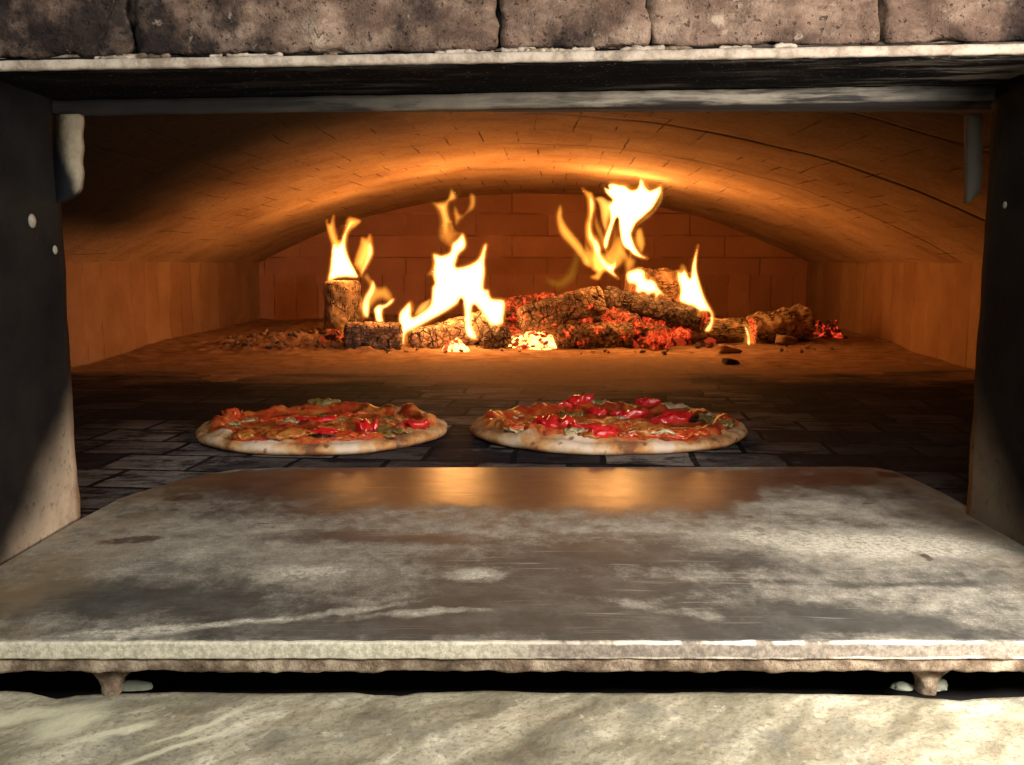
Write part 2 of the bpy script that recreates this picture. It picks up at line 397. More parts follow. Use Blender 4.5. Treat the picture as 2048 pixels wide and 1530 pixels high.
def mat_stone():
    n = N('granite_counter')
    v = n.warp(n.map(n.obj, (1, 1, 1), rot=(0, 0, -.75)), 12, .05, 5)
    a = n.noise(1, 8, .68, n.map(v, (14, 38, 14)))
    c = n.ramp(a, [(.32, (.11, .098, .070)), (.44, (.22, .20, .14)), (.55, (.36, .33, .245)), (.68, (.64, .60, .47))])
    c = n.mix(n.sstep(n.noise(30, 8, .75), .50, .68, 0, .35), c, (.30, .215, .14))
    c = n.mix(n.sstep(n.noise(24, 7, .7, n.map(n.obj, loc=(7, 1, 0))), .50, .66, 0, .7), c, (.17, .165, .14))
    c = n.mix(n.sstep(n.noise(300, 4, .75), .50, .64, 0, .6), c, (.12, .10, .07))
    c = n.mix(n.sstep(n.noise(60, 6, .75, n.map(n.obj, loc=(0, 9, 0))), .60, .72, 0, .7), c, (.66, .63, .52))
    W = n.warp(n.obj, 30, .02, 4)
    sm = None
    for (u, v_, rx, ry, rot) in ((40, 1435, .035, .007, .35), (130, 1450, .018, .012, .9), (400, 1450, .026, .0022, .75), (330, 1500, .03, .0022, .7), (230, 1465, .02, .003, .6)):
        p = PZ(u, v_, -.03); m = n.spot(W, (p.x, p.y), (rx, ry), .5, rot); sm = m if sm is None else n.math('MAXIMUM', sm, m)
    c = n.mix(n.math('MULTIPLY', sm, .75), c, (.60, .58, .42))
    return n.fin(c, n.mix(n.noise(80, 4), .35, .7), nrm=n.bump(n.noise(90, 7, .7), .5, .002), spec=.4)
def mat_mortar():
    n = N('rough_mortar')
    f = n.noise(55, 7, .7)
    c = n.ramp(f, [(.35, (.055, .035, .020)), (.48, (.17, .12, .08)), (.62, (.38, .31, .23))])
    return n.fin(c, .95, nrm=n.bump(n.noise(140, 7, .75), 1, .003))
def mat_lip():
    n = N('ash_dusted_steel_lip')
    x, y, z = n.xyz()
    f = n.noise(300, 5, .75)
    left = n.mix(n.sstep(f, .4, .6), (.34, .32, .24), (.54, .51, .41))
    right = n.mix(n.sstep(f, .35, .65), (.13, .11, .09), (.27, .23, .19))
    c = n.mix(n.sstep(n.math('ADD', x, n.math('MULTIPLY', n.noise(18, 4), .12)), .0, .10), left, right)
    zz = n.math('ADD', z, n.math('MULTIPLY', n.math('SUBTRACT', n.noise(40, 6, .7), .5), .004))
    edge = n.math('MAXIMUM', n.sstep(zz, .0026, .0038), n.sstep(zz, -.0034, -.0046))
    edge = n.math('MULTIPLY', edge, n.sstep(n.noise(30, 5, .7, n.map(n.obj, (1, .1, .1))), .38, .5))
    c = n.mix(n.math('MULTIPLY', edge, n.sstep(x, -.05, .15, .2, .95)), c, (.80, .74, .62))
    return n.fin(c, .9, nrm=n.bump(n.noise(320, 5, .75), .5, .0012))

def mat_char(name='charred_wood', ash=(.45, .31, .21), ember=0.0, bark=False, grid_=False, thr=.56, hot=(1, .13, .02)):
    """alligatored charcoal: UV.x runs along the log (m), UV.y around (m)"""
    n = N(name)
    v = n.warp(n.uv, 30, .010)
    if bark:
        cr = n.mix(n.sstep(n.noise(30, 3), .40, .6), n.sstep(n.voro(1, vec=n.map(v, (40, 190, 1))), .0, .10), 1.0)
    else:
        bf, bc = n.brick(n.warp(n.warp(n.uv, 25, .016), 90, .004), .024, .019, .0026, .5, .4)
        if not grid_:
            vv = n.warp(n.uv, 40, .016, 4)
            bf = n.sstep(n.voro(1, vec=n.map(vv, (55, 42, 1)), rnd=.9), .10, .0)
        bf = n.math('MULTIPLY', bf, n.sstep(n.noise(28, 4, .65), .44, .60))
        v2 = n.sstep(n.voro(1, vec=n.map(v, (60, 110, 1))), .0, .12)
        cr = n.math('MULTIPLY', n.math('SUBTRACT', 1, bf), n.mix(.45, 1.0, v2))
    patch = n.noise(24, 6, .68)
    c = n.ramp(patch, [(.32, (.04, .028, .022)), (.43, tuple(k * .55 for k in ash)), (.54, ash), (.7, tuple(min(1, k * 1.5) for k in ash))])
    c = n.mix(cr, (.010, .007, .006), c)
    h = n.math('ADD', n.math('MULTIPLY', cr, .8), n.math('MULTIPLY', n.noise(90, 5, .7), .5))
    kw = {}
    if ember > 0:
        x, y, z = n.xyz()
        g = n.noise(34, 5, .7, n.map(n.obj, loc=(3, 1, 2)))
        glow = n.sstep(g, thr, thr + .16)
        glow = n.math('MULTIPLY', glow, n.mix(.6, 1.0, n.sstep(n.noise(150, 3, .6), .4, .62)))
        glow = n.math('MULTIPLY', glow, n.mix(.6, 1.0, cr))
        kw = dict(emis=n.ramp(glow, [(0, (1, .03, .008)), (.6, (1, .075, .02)), (1, hot)]), estr=n.math('MULTIPLY', glow, ember))
    return n.fin(c, .9, nrm=n.bump(h, 1, .007), spec=.1, **kw)
def mat_ember(name, strength, thr, yellow=(1, .22, .04)):
    n = N(name)
    g = n.math('ADD', n.math('MULTIPLY', n.noise(30, 4, .65, n.warp(n.obj, 20, .03)), .7), n.math('MULTIPLY', n.noise(120, 4, .7), .3))
    glow = n.sstep(g, thr, thr + .2)
    c = n.ramp(n.noise(50, 5, .7), [(.35, (.012, .008, .007)), (.6, (.06, .028, .02)), (.8, (.22, .14, .11))])
    return n.fin(c, .9, nrm=n.bump(n.noise(110, 6, .75), 1, .006),
                 emis=n.ramp(glow, [(0, (1, .025, .008)), (.55, (1, .06, .018)), (1, yellow)]), estr=n.math('MULTIPLY', glow, strength))

M = dict(vault=mat_vault(), side=mat_side('fire_brick_side'), back=mat_side('fire_brick_back'), blackening=mat_soot(), flange=mat_flange(),
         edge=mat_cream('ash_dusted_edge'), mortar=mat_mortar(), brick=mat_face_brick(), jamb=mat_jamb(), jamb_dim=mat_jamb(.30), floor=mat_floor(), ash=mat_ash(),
         plate=mat_plate(), stone=mat_stone(), lip=mat_lip(), tab=mat_tab())
def simple(name, col, rough=.8, sc_=60, var=.35, bumpd=.001, **kw):
    n = N(name)
    c = n.mix(n.noise(sc_, 5, .65), tuple(k * (1 - var) for k in col), tuple(min(1, k * (1 + var)) for k in col))
    return n.fin(c, rough, nrm=n.bump(n.noise(sc_ * 2, 5, .7), .5, bumpd), **kw)
M['black'] = simple('black_soot', (.010, .009, .010), .9)
M['bolt'] = simple('ashy_bolt', (.20, .18, .15), .8, 220, .9)
M['chip'] = simple('pale_stone_chip', (.12, .13, .10), .8)

# ================================================================ THE OVEN
oven = tag(empty('brick_oven', (0, .61, 0)), 'wood fired brick oven with a low arched vault, sooty steel lintel and jambs', 'oven')
OV = Vector((0, .61, 0))
def ovp(o): o.parent = oven; o.location = -OV; return o
YB = 3.1
def half(y):  # centre, left x, right x of the chamber
    t = min(1, max(0, (y - 1.6) / 1.5))
    return -.84, .85 + .13 * t
# vault
ys = list(np.linspace(.72, YB, 150))
GR = [(1.13, .010, .014), (1.45, .012, .016), (1.80, .007, .009)]
for g, wd, dp in GR: ys += [g - wd, g - wd * .5, g + wd * .5, g + wd, g - wd * .51, g + wd * .51]
ys = sorted(ys)
vs, fs, uvs = [], [], []
NX = 110
for j, y in enumerate(ys):
    l, r = half(y); c = (l + r) / 2; a = (r - l) / 2; rise = .225
    R = (a * a + rise * rise) / (2 * rise); ang = math.asin(a / R)
    for i in range(NX):
        t = -1 + 2 * i / (NX - 1); th = t * ang
        d = 0
        yj = y + .006 * math.sin(th * 9) + .008 * noise.noise(Vector((th * 6, y * 2, 0)))
        for g, wd, dp in GR:
            if abs(y - g) <= wd * .505: d = max(d, dp * min(1, max(0, (t + .05) * 3)))
        ring = .004 * math.sin(i * .9 + y * 40) * 0 + .0035 * noise.noise(Vector((th * 14, y * 5, 3)))
        RR = R + d + ring
        vs.append((c + RR * math.sin(th), yj if j not in (0, len(ys) - 1) else y, .2 + rise - R + RR * math.cos(th)))
        uvs.append((th * R, y))
fs = [(j * NX + i, (j + 1) * NX + i, (j + 1) * NX + i + 1, j * NX + i + 1) for j in range(len(ys) - 1) for i in range(NX - 1)]
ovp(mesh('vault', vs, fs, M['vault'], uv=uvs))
# side walls
for s in (0, 1):
    def fn(a, b, s=s):
        y = .72 + (YB - .72) * a; x = half(y)[s] + (.004 * noise.noise(Vector((y * 8, b * 6, s))))
        return (x + (.003 if s else -.003) * 0, y, -.03 + .245 * b)
    v_, f_ = grid(90, 16, fn)
    ovp(mesh('side_wall', v_, f_, M['side']))
v_, f_ = grid(80, 24, lambda a, b: (-.95 + 2.1 * a, YB - .006 + .006 * noise.noise(Vector((a * 14, b * 4, 8))), -.03 + .5 * b))
ovp(mesh('back_wall', v_, f_, M['back']))
# front wall (around the mouth), reveals
XL = P(150, 800, .71).x; XR = P(1943, 800, .71).x
for s, x0, x1 in (('l', -1.1, XL), ('r', XR, 1.1)):
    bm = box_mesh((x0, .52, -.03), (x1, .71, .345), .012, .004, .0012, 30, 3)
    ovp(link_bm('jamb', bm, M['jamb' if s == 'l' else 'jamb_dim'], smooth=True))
bm = box_mesh((-1.1, .72, .318), (1.1, .76, .50), .05, .003, .001)
ovp(link_bm('inner_header', bm, M['black']))
for x0, x1 in ((-1.1, XL + .012), (XR - .012, 1.1)):
    pass
# steel lintel, slightly out of level
lint = empty('lintel', (0, 0, 0)); lint.parent = oven; lint.location = Vector((0, .607, .328)) - OV; lint.rotation_euler = (0, -math.radians(.92), 0)
def lp(o): o.parent = lint; return o
bm = box_mesh((-.75, .0015, -.0035), (.75, .10, .006), .008, .0015, .0006, 40, 5, 200); lp(link_bm('soffit_plate', bm, M['blackening']))
bm = box_mesh((-.75, .097, -.0145), (.75, .104, -.0036), .004, .0012, .0007, 40, 6, 300); lp(link_bm('flange', bm, M['flange']))
bm = box_mesh((-.75, -.004, -.0028), (.75, .0014, .0034), .003, .0010, .0005, 90, 7, 500); lp(link_bm('front_edge', bm, M['edge']))
bm = box_mesh((-.75, .012, .0062), (.75, .11, .010), .006, .002, .002, 55, 8, 250); lp(link_bm('mortar_bed', bm, M['mortar']))
# bricks above
edges = [-1120, -720, -330, 270, 1003, 1296, 1760, 2240, 2700, 3180]
for k in range(9):
    a = P(edges[k] + (4 if k != 3 else 8), 60, .62).x; b = P(edges[k + 1] - (9 if k == 3 else 4), 60, .62).x
    bm = box_mesh((a, .006 + .003 * random.random(), .0072), (b, .11, .085), .0030, .005, .0048, 42, 9 + k, 110)
    lp(link_bm('face_brick', bm, M['brick']))
bm = box_mesh((-.75, .022, .010), (.75, .10, .084), .02, .003, .001); lp(link_bm('joint_mortar', bm, M['black']))
# mortar crumbs sitting on the lintel edge
for k in range(46):
    u = random.choice([random.uniform(190, 560), random.uniform(560, 2040), random.uniform(900, 1300)])
    x = P(u, 100, .61).x; L = random.uniform(.004, .011); hh = random.uniform(.0010, .0030)
    bm = box_mesh((x - L, -.002 + random.uniform(0, .002), .0030), (x + L, .006, .0034 + hh), .0012, .0012, .0014, 200, k, 24)
    lp(link_bm('mortar_crumb', bm, M['edge'] if k % 3 else M['mortar']))
# jamb fittings
def fit(name, bm, mat): return ovp(link_bm(name, bm, mat))
p = P(120, 232, .66); q = P(158, 405, .70)
def tabmesh(us, y, dx, mat):
    # rounded tab hanging from the lintel at the jamb
    vs, fs = [], []
    n_ = 26
    for k in range(n_):
        t = k / (n_ - 1); v = 228 + (405 - 228) * t
        r = us[1] - (10 * max(0, t - .85) / .15) ** 1.3 * .6 + 1.5 * math.sin(t * 21)
        l = us[0]
        if t > .8: r -= (us[1] - us[0]) * .62 * ((t - .8) / .2) ** 2.2
        a, b = P(l, v, y), P(r, v, y)
        vs += [a, b, b + Vector((0, .008, 0)), a + Vector((0, .008, 0))]
    for k in range(n_ - 1):
        o = k * 4
        for e in range(4): fs.append((o + e, o + (e + 1) % 4, o + 4 + (e + 1) % 4, o + 4 + e))
    fs += [(3, 2, 1, 0), (n_ * 4 - 4, n_ * 4 - 3, n_ * 4 - 2, n_ * 4 - 1)]
    o = ovp(mesh('door_stop_tab', vs, fs, mat))
tabmesh((108, 158), .700, .01, M['tab'])
tabmesh((1938, 1964), .702, .01, simple('lowlit_brown_tab', (.05, .040, .030), .9))  # low light on the right tab is put into its dark brown
def bolt(u, v, x, r, side):
    d = ray(u, v); s = x / d.x; c = Vector((x, d.y * s, H + d.z * s))
    bm = bmesh.new(); bmesh.ops.create_uvsphere(bm, u_segments=16, v_segments=10, radius=1)
    bmesh.ops.scale(bm, vec=(r * .5, r, r * 1.2), verts=bm.verts); bmesh.ops.translate(bm, vec=c, verts=bm.verts)
    fit('bolt', bm, M['bolt'])
bolt(64, 442, XL + .001, .0042, 0); bolt(110, 500, XL + .001, .0028, 0); bolt(2010, 410, XR - .001, .0022, 1)
bm = box_mesh(P(122, 462, .706) , P(134, 425, .700) , .002, .001, .0003) if 0 else None

# hearth floor tiles
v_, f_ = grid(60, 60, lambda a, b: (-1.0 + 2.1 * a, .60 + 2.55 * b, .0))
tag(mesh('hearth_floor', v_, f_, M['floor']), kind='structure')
# ash over the back of the floor
def ash_z(x, y):
    f = min(1, max(0, (y - 1.56 - .34 * fb((x * 1.2, y * .6, 0), 3, 5, 2)) / .45))
    z = -.004 + .0085 * f + .003 * f * fb((x, y * 1.5, 0), 9, 5, 3)
    g = min(1, max(0, (y - 2.09) / .12)) * math.exp(-((x - .05) / .75) ** 4)
    z += g * (.018 + .02 * abs(fb((x, y, 0), 22, 5, 5)))
    q = math.exp(-((x + .46) / .26) ** 4) * math.exp(-((y - 2.12) / .13) ** 4)
    z += q * (.006 + .016 * max(0, fb((x, y, 0), 38, 4, 12)) + .010 * abs(fb((x, y * .8, 0), 80, 3, 14)))
    # ridges heaped against the walls
    return z + .006 * max(0, 1 - min(abs(x + .84), abs(x - .93)) / .08) * f
v_, f_ = grid(330, 230, lambda a, b: (-.9 + 1.92 * a, 1.35 + 1.75 * b, ash_z(-.9 + 1.92 * a, 1.35 + 1.75 * b)))
tag(mesh('ash_bed', v_, f_, M['ash']), kind='stuff', label='tan wood ash spread over the back of the hearth', cat='ash')

# ---------------------------------------------------------------- landing plate
land = tag(empty('oven_landing', (0, .47, -.03)), 'worn grey steel landing plate dusted with flour at the oven mouth', 'steel plate')
LO = Vector((0, .47, -.03))
def lnp(o): o.parent = land; o.location = -LO; return o
zt = .004
out = [(-.62, .4634), (.66, .4634), (.66, .515), (XR - .004, .515)]
right = [(1935, 1012), (1890, 988), (1850, 968), (1815, 952), (1785, 941), (1750, 935), (1700, 933)]
left = [(560, 935), (480, 938), (420, 946), (370, 958), (320, 972), (270, 986), (235, 998), (214, 1010), (163, 1036)]
pr = [PZ(u, v, zt) for u, v in right]; pl_ = [PZ(u, v, zt) for u, v in left]
poly = out + [(p.x, p.y) for p in pr] + [(p.x, p.y) for p in pl_] + [(XL + .004, .515), (-.62, .515)]
def slab(name, poly, z0, z1, mat, inner=.006, bev=.0008, grid_s=None):
    bm = bmesh.new(); vs = [bm.verts.new((x, y, z1)) for x, y in poly]
    f = bm.faces.new(vs); f.normal_update()
    if f.normal.z < 0: f.normal_flip()
    r = bmesh.ops.extrude_face_region(bm, geom=[f])
    # the original face goes to the bottom
    nv = [e for e in r['geom'] if isinstance(e, bmesh.types.BMVert)]
    for v in nv: v.co.z = z1
    for v in vs: v.co.z = z0
    ed = [e for e in bm.edges if all(abs(v.co.z - z1) < 1e-6 for v in e.verts)]
    bmesh.ops.bevel(bm, geom=ed, offset=bev, segments=2, affect='EDGES')
    bmesh.ops.recalc_face_normals(bm, faces=bm.faces)
    return link_bm(name, bm, mat, smooth=False)
lnp(slab('steel_sheet', poly, .0008, zt, M['plate']))
# lip with an uneven ash-caked face
bm = box_mesh((-.62, .4595, -.0052), (.66, .4632, .0040), .0012, .0009, .0005, 70, 21, 800)
lnp(link_bm('front_lip', bm, M['lip']))
bm = box_mesh((-.62, .4612, -.0133), (.66, .56, -.0053), .0022, .0016, .0016, 70, 22, 400)
lnp(link_bm('mortar_bed', bm, M['mortar']))
# posts flaring into the bed
def post(u, w=.0048, flare=.017, seed=0):
    x0 = P(u, 1360, .470).x; vs, fs = [], []
    n_ = 16; m_ = 20
    for k in range(n_):
        t = k / (n_ - 1); z = -.0305 + .0245 * t
        hw = w + flare * max(0, (t - .12) / .55) ** 2.4 if t < .67 else w + flare
        for i in range(m_):
            a = 2 * math.pi * i / m_
            px = x0 + hw * math.copysign(abs(math.cos(a)) ** .6, math.cos(a)); py = .4765 + (.0052 + .001 * (1 - t)) * math.copysign(abs(math.sin(a)) ** .6, math.sin(a))
            q = .0012 * fb((px, py, z), 160, 4, seed); vs.append((px + q, py + q, z))
    for k in range(n_ - 1):
        for i in range(m_): fs.append((k * m_ + i, k * m_ + (i + 1) % m_, (k + 1) * m_ + (i + 1) % m_, (k + 1) * m_ + i))
    fs.append(tuple(range(n_ * m_ - m_, n_ * m_)))
    lnp(mesh('support_post', vs, fs, M['mortar']))
post(216, seed=1); post(1863, .0045, .015, 2)

# ---------------------------------------------------------------- counter, base
ee = [(-300, 1378), (0, 1377), (60, 1378), (90, 1385), (118, 1391), (160, 1383), (210, 1380), (380, 1377), (520, 1380), (700, 1378), (760, 1384), (800, 1386), (840, 1379),
      (1000, 1375), (1150, 1379), (1300, 1380), (1420, 1377), (1600, 1380), (1780, 1384), (1870, 1390), (1915, 1394), (1950, 1389), (2048, 1385), (2400, 1385)]
bx = [PZ(u, v, -.03) for u, v in ee]
def edge_y(x):
    for a, b in zip(bx[:-1], bx[1:]):
        if a.x <= x <= b.x:
            t = (x - a.x) / (b.x - a.x); t = t * t * (3 - 2 * t); return a.y + (b.y - a.y) * t
    return bx[0].y if x < 0 else bx[-1].y
vs, fs = [], []
NXc = 360; prof = [(1, -.09), (1, -.045), (1, -.036), (.999, -.0325), (.997, -.0308), (.992, -.0301)] + [(.985 - k * .0165, -.03) for k in range(60)]
for i in range(NXc):
    x = -.8 + 1.6 * i / (NXc - 1); ye = edge_y(x) + .0006 * fb((x, 0, 0), 120, 4, 1)
    for t, z in prof:
        y = -.35 + (ye + .35) * t
        vs.append((x, y, z + (.0006 * fb((x, y, 0), 30, 4, 9) if t < .999 else 0)))
np_ = len(prof)
for i in range(NXc - 1):
    for k in range(np_ - 1): fs.append((i * np_ + k, i * np_ + k + 1, (i + 1) * np_ + k + 1, (i + 1) * np_ + k))
co_ = mesh('stone_counter', vs, fs, M['stone'])
bmq = bmesh.new(); bmq.from_mesh(co_.data); bmesh.ops.recalc_face_normals(bmq, faces=bmq.faces); bmq.to_mesh(co_.data); bmq.free(); co_.data.shade_smooth()
tag(co_, 'mottled greenish grey stone counter slab in front of the oven', 'counter')
bm = box_mesh((-1.1, .482, -.6), (1.1, 3.2, -.046), .2, .004, .001)
tag(link_bm('masonry_plinth', bm, M['black']), 'dark masonry base under the oven, seen through the gap below the plate', 'plinth')
# chips lying by the posts
for (u, v, rx, rz, lab) in ((262, 1382, .0105, .0045, 'rounded grey green stone chip right of the left support post'),
                            (1812, 1384, .0065, .0032, 'pale lump left of the right support post'),
                            (1880, 1388, .0075, .0060, 'grey angular stone chip leaning on the right support post')):
    p = PZ(u, v, -.0300)
    bm = bmesh.new(); bmesh.ops.create_icosphere(bm, subdivisions=4, radius=1)
    for vv in bm.verts:
        vv.co *= 1 + .15 * fb(vv.co, 1.5, 3, int(u)); vv.co = Vector((vv.co.x * rx, vv.co.y * .004, max(-.0, vv.co.z * rz)))
    o = link_bm('stone_chip', bm, M['chip'], loc=(p.x, .4790, -.0301)); tag(o, lab, 'stone chip', 'stone chips beside the posts')
    if u == 1812: o.scale = (1, 1, 1)

# ================================================================ PIZZAS
def mat_crust():
    n = N('floured_crust')
    x, y, z = n.xyz()
    bake = n.math('ADD', n.noise(15, 5, .65, n.warp(n.obj, 15, .03)), n.sstep(z, .006, .0, 0, .07))
    c = n.ramp(bake, [(.40, (.64, .50, .39)), (.46, (.58, .38, .21)), (.52, (.50, .23, .075)), (.60, (.20, .075, .028))])
    c = n.mix(n.sstep(n.noise(150, 4, .7), .5, .7, 0, .35), c, (.50, .38, .28))
    sp = n.sstep(n.voro(70, 'F1', n.warp(n.obj, 40, .01)), .34, .16)
    sp = n.math('MULTIPLY', sp, n.sstep(n.noise(38, 2), .48, .56))
    c = n.mix(n.math('MULTIPLY', sp, .85), c, (.10, .04, .02))
    top = n.sstep(z, .010, .017)
    c = n.mix(n.math('MULTIPLY', top, n.sstep(bake, .38, .58, .15, .7)), c, (.42, .17, .05))
    return n.fin(c, .8, nrm=n.bump(n.noise(160, 6, .7), .5, .0012), sss=.05)
def mat_sauce():
    n = N('tomato_and_melted_cheese')
    a = n.noise(36, 6, .65, n.warp(n.obj, 30, .02))
    c = n.ramp(a, [(.32, (.12, .015, .006)), (.43, (.34, .030, .010)), (.52, (.46, .065, .014)), (.60, (.50, .15, .025)), (.70, (.46, .27, .09))])
    b = n.noise(58, 5, .7, n.map(n.obj, loc=(4, 0, 0)))
    c = n.mix(n.sstep(b, .52, .64, 0, .85), c, (.070, .016, .008))
    return n.fin(c, n.mix(n.noise(60, 4), .18, .5), nrm=n.bump(n.noise(110, 6, .7), .8, .003), spec=.6)
def mat_top(name, cols, rough=.22, sc_=60, dark=None):
    n = N(name)
    c = n.ramp(n.noise(sc_, 5, .65), [(.32, cols[0]), (.52, cols[1]), (.72, cols[2])])
    if dark: c = n.mix(n.sstep(n.noise(34, 3, .6, n.map(n.obj, loc=(1, 5, 0))), *dark), c, (.03, .008, .006))
    return n.fin(c, rough, nrm=n.bump(n.noise(120, 5, .7), .5, .0015), spec=.6, coat=.15)
MP = dict(crust=mat_crust(), sauce=mat_sauce(),
          pepper=mat_top('roasted_red_pepper', [(.36, .008, .010), (.58, .014, .016), (.66, .035, .02)], .16, 40, (.66, .74)),
          tomato=mat_top('tomato_piece', [(.38, .03, .01), (.52, .06, .015), (.58, .14, .03)], .2, 50),
          olive=mat_top('green_pepper_piece', [(.10, .065, .015), (.19, .13, .035), (.28, .20, .07)], .3, 60),
          cheese=mat_top('pale_cheese', [(.24, .17, .07), (.38, .29, .15), (.48, .40, .25)], .35, 60),
          cheeseb=mat_top('browned_cheese', [(.18, .035, .008), (.38, .11, .02), (.46, .21, .045)], .25, 45),
          charred=mat_top('charred_topping', [(.01, .006, .006), (.03, .012, .01), (.05, .02, .012)], .2))
def pizza(cx, cy, rx, ry, seed, label, toppings, rim_bumps):
    t = tag(empty('pizza', (cx, cy, .0005)), label, 'pizza')
    NA, NR = 260, 70
    def Rf(a): return 1 + .06 * noise.noise(Vector((math.cos(a) * 1.5, math.sin(a) * 1.5, seed))) + .018 * noise.noise(Vector((math.cos(a) * 5, math.sin(a) * 5, seed + 4)))
    def hcrust(r, a, x, y):
        rimw = .86 + .03 * noise.noise(Vector((math.cos(a) * 3, math.sin(a) * 3, seed + 9)))
        rim = math.exp(-((r - rimw) / .085) ** 2)
        puff = 1 + .25 * noise.noise(Vector((math.cos(a) * 11, math.sin(a) * 11, seed + 7))) + .45 * noise.noise(Vector((math.cos(a) * 4, math.sin(a) * 4, seed + 2)))
        for (ba, bw, bh) in rim_bumps:
            d = math.atan2(math.sin(a - ba), math.cos(a - ba)); puff += bh * math.exp(-(d / bw) ** 2)
        h = .0075 + .0100 * rim * puff + .0011 * fb((x, y, 0), 70, 3, seed)
        return h
    vs, fs = [], []
    prof = []
    for j in range(NR):
        r = j / (NR - 1)
        if r <= .8: prof.append((r / .8 * .92, None))
        else:
            th = (r - .8) / .2 * math.pi * .93
            prof.append((.92 + .08 * math.sin(min(th, math.pi / 2)) - (0 if th < math.pi / 2 else .07 * (1 - math.sin(th))), math.cos(th)))
    for j, (r, cth) in enumerate(prof):
        for i in range(NA):
            a = 2 * math.pi * i / NA
            R = Rf(a); x = rx * R * r * math.cos(a); y = ry * R * r * math.sin(a)
            if cth is None: z = hcrust(r, a, x, y)
            else:
                zt_ = hcrust(.92, a, x, y); z = zt_ * .5 * (1 + cth)
                z = max(z, .0)
            vs.append((x, y, z))
    for j in range(NR - 1):
        for i in range(NA):
            fs.append((j * NA + i, j * NA + (i + 1) % NA, (j + 1) * NA + (i + 1) % NA, (j + 1) * NA + i))
    fs.reverse()
    o = mesh('crust', vs, [tuple(reversed(f)) for f in fs], MP['crust'], t)
    # sauce and melted cheese layer
    vs, fs = [], []
    NJ = 60
    for j in range(NJ + 1):
        for i in range(NA):
            a = 2 * math.pi * i / NA
            rs = .915 + .15 * noise.noise(Vector((math.cos(a) * 5, math.sin(a) * 5, seed + 20))) + .035 * noise.noise(Vector((math.cos(a) * 14, math.sin(a) * 14, seed + 21)))
            rs = min(rs, .965)
            r = rs * j / NJ; R = Rf(a)
            x = rx * R * r * math.cos(a); y = ry * R * r * math.sin(a)
            rr = r if r < .92 else .92
            e = min(1, (1 - j / NJ) / .05)
            z = hcrust(rr, a, x, y) + .0022 * e - .0006 + .0042 * e * fb((x, y, 0), 48, 5, seed + 3) + .0012 * e
            if r > .9: z -= (r - .9) * .05
            vs.append((x, y, z))
    for j in range(NJ):
        for i in range(NA):
            fs.append((j * NA + i, j * NA + (i + 1) % NA, (j + 1) * NA + (i + 1) % NA, (j + 1) * NA + i))
    mesh('sauce', vs, fs, MP['sauce'], t)
    # toppings
    def topz(x, y):
        a = math.atan2(y / ry, x / rx); r = math.hypot(x / rx, y / ry) / Rf(a)
        return hcrust(min(r, .92), a, x, y) + .002
    for k, (kind, u, v, hw, hd, th, rot, tilt) in enumerate(toppings):
        zz = .014
        for _ in range(3):
            p = PZ(u, v, zz + .004); zz = topz(p.x - cx, p.y - cy)
        x, y = p.x - cx, p.y - cy
        rr_ = math.hypot(x / rx, y / ry)
        if rr_ > .86: x *= .86 / rr_; y *= .86 / rr_; zz = topz(x, y)
        bm = bmesh.new(); bmesh.ops.create_icosphere(bm, subdivisions=4, radius=1)
        cr, sr = math.cos(rot), math.sin(rot)
        for vv in bm.verts:
            c = vv.co.copy()
            f = 1 + .45 * noise.noise(Vector((c.x * 1.6, c.y * 1.6, seed * 3 + k * 5.1))) + (.12 if kind == 'pepper' else .28) * noise.noise(Vector((c.x * 4, c.y * 4, k * 3.3)))
            c = Vector((c.x * f, c.y * f, c.z))
            curl = .35 * th * (c.x * c.x) if kind in ('pepper', 'olive') else 0
            lx, ly = c.x * hw, c.y * hd
            lz = math.copysign(abs(c.z) ** .75, c.z) * th * (1 if kind == 'pepper' else .6) + curl + tilt * lx + th * .9 * noise.noise(Vector((c.x * 2.2, c.y * 2.2, k * 1.7 + 9))) + th * (.12 if kind == 'pepper' else .3) * noise.noise(Vector((c.x * 5, c.y * 5, k * 1.7 + 2)))
            vv.co = Vector((lx * cr - ly * sr, lx * sr + ly * cr, lz))
        names = dict(pepper='red_pepper', tomato='tomato_piece', olive='green_pepper', cheese='cheese', cheeseb='browned_cheese', charred='charred_piece')
        link_bm(names[kind], bm, MP[kind], t, loc=(x, y, zz + th * (.25 if kind in ('pepper', 'charred') else -.15)))
    return t
m = .001
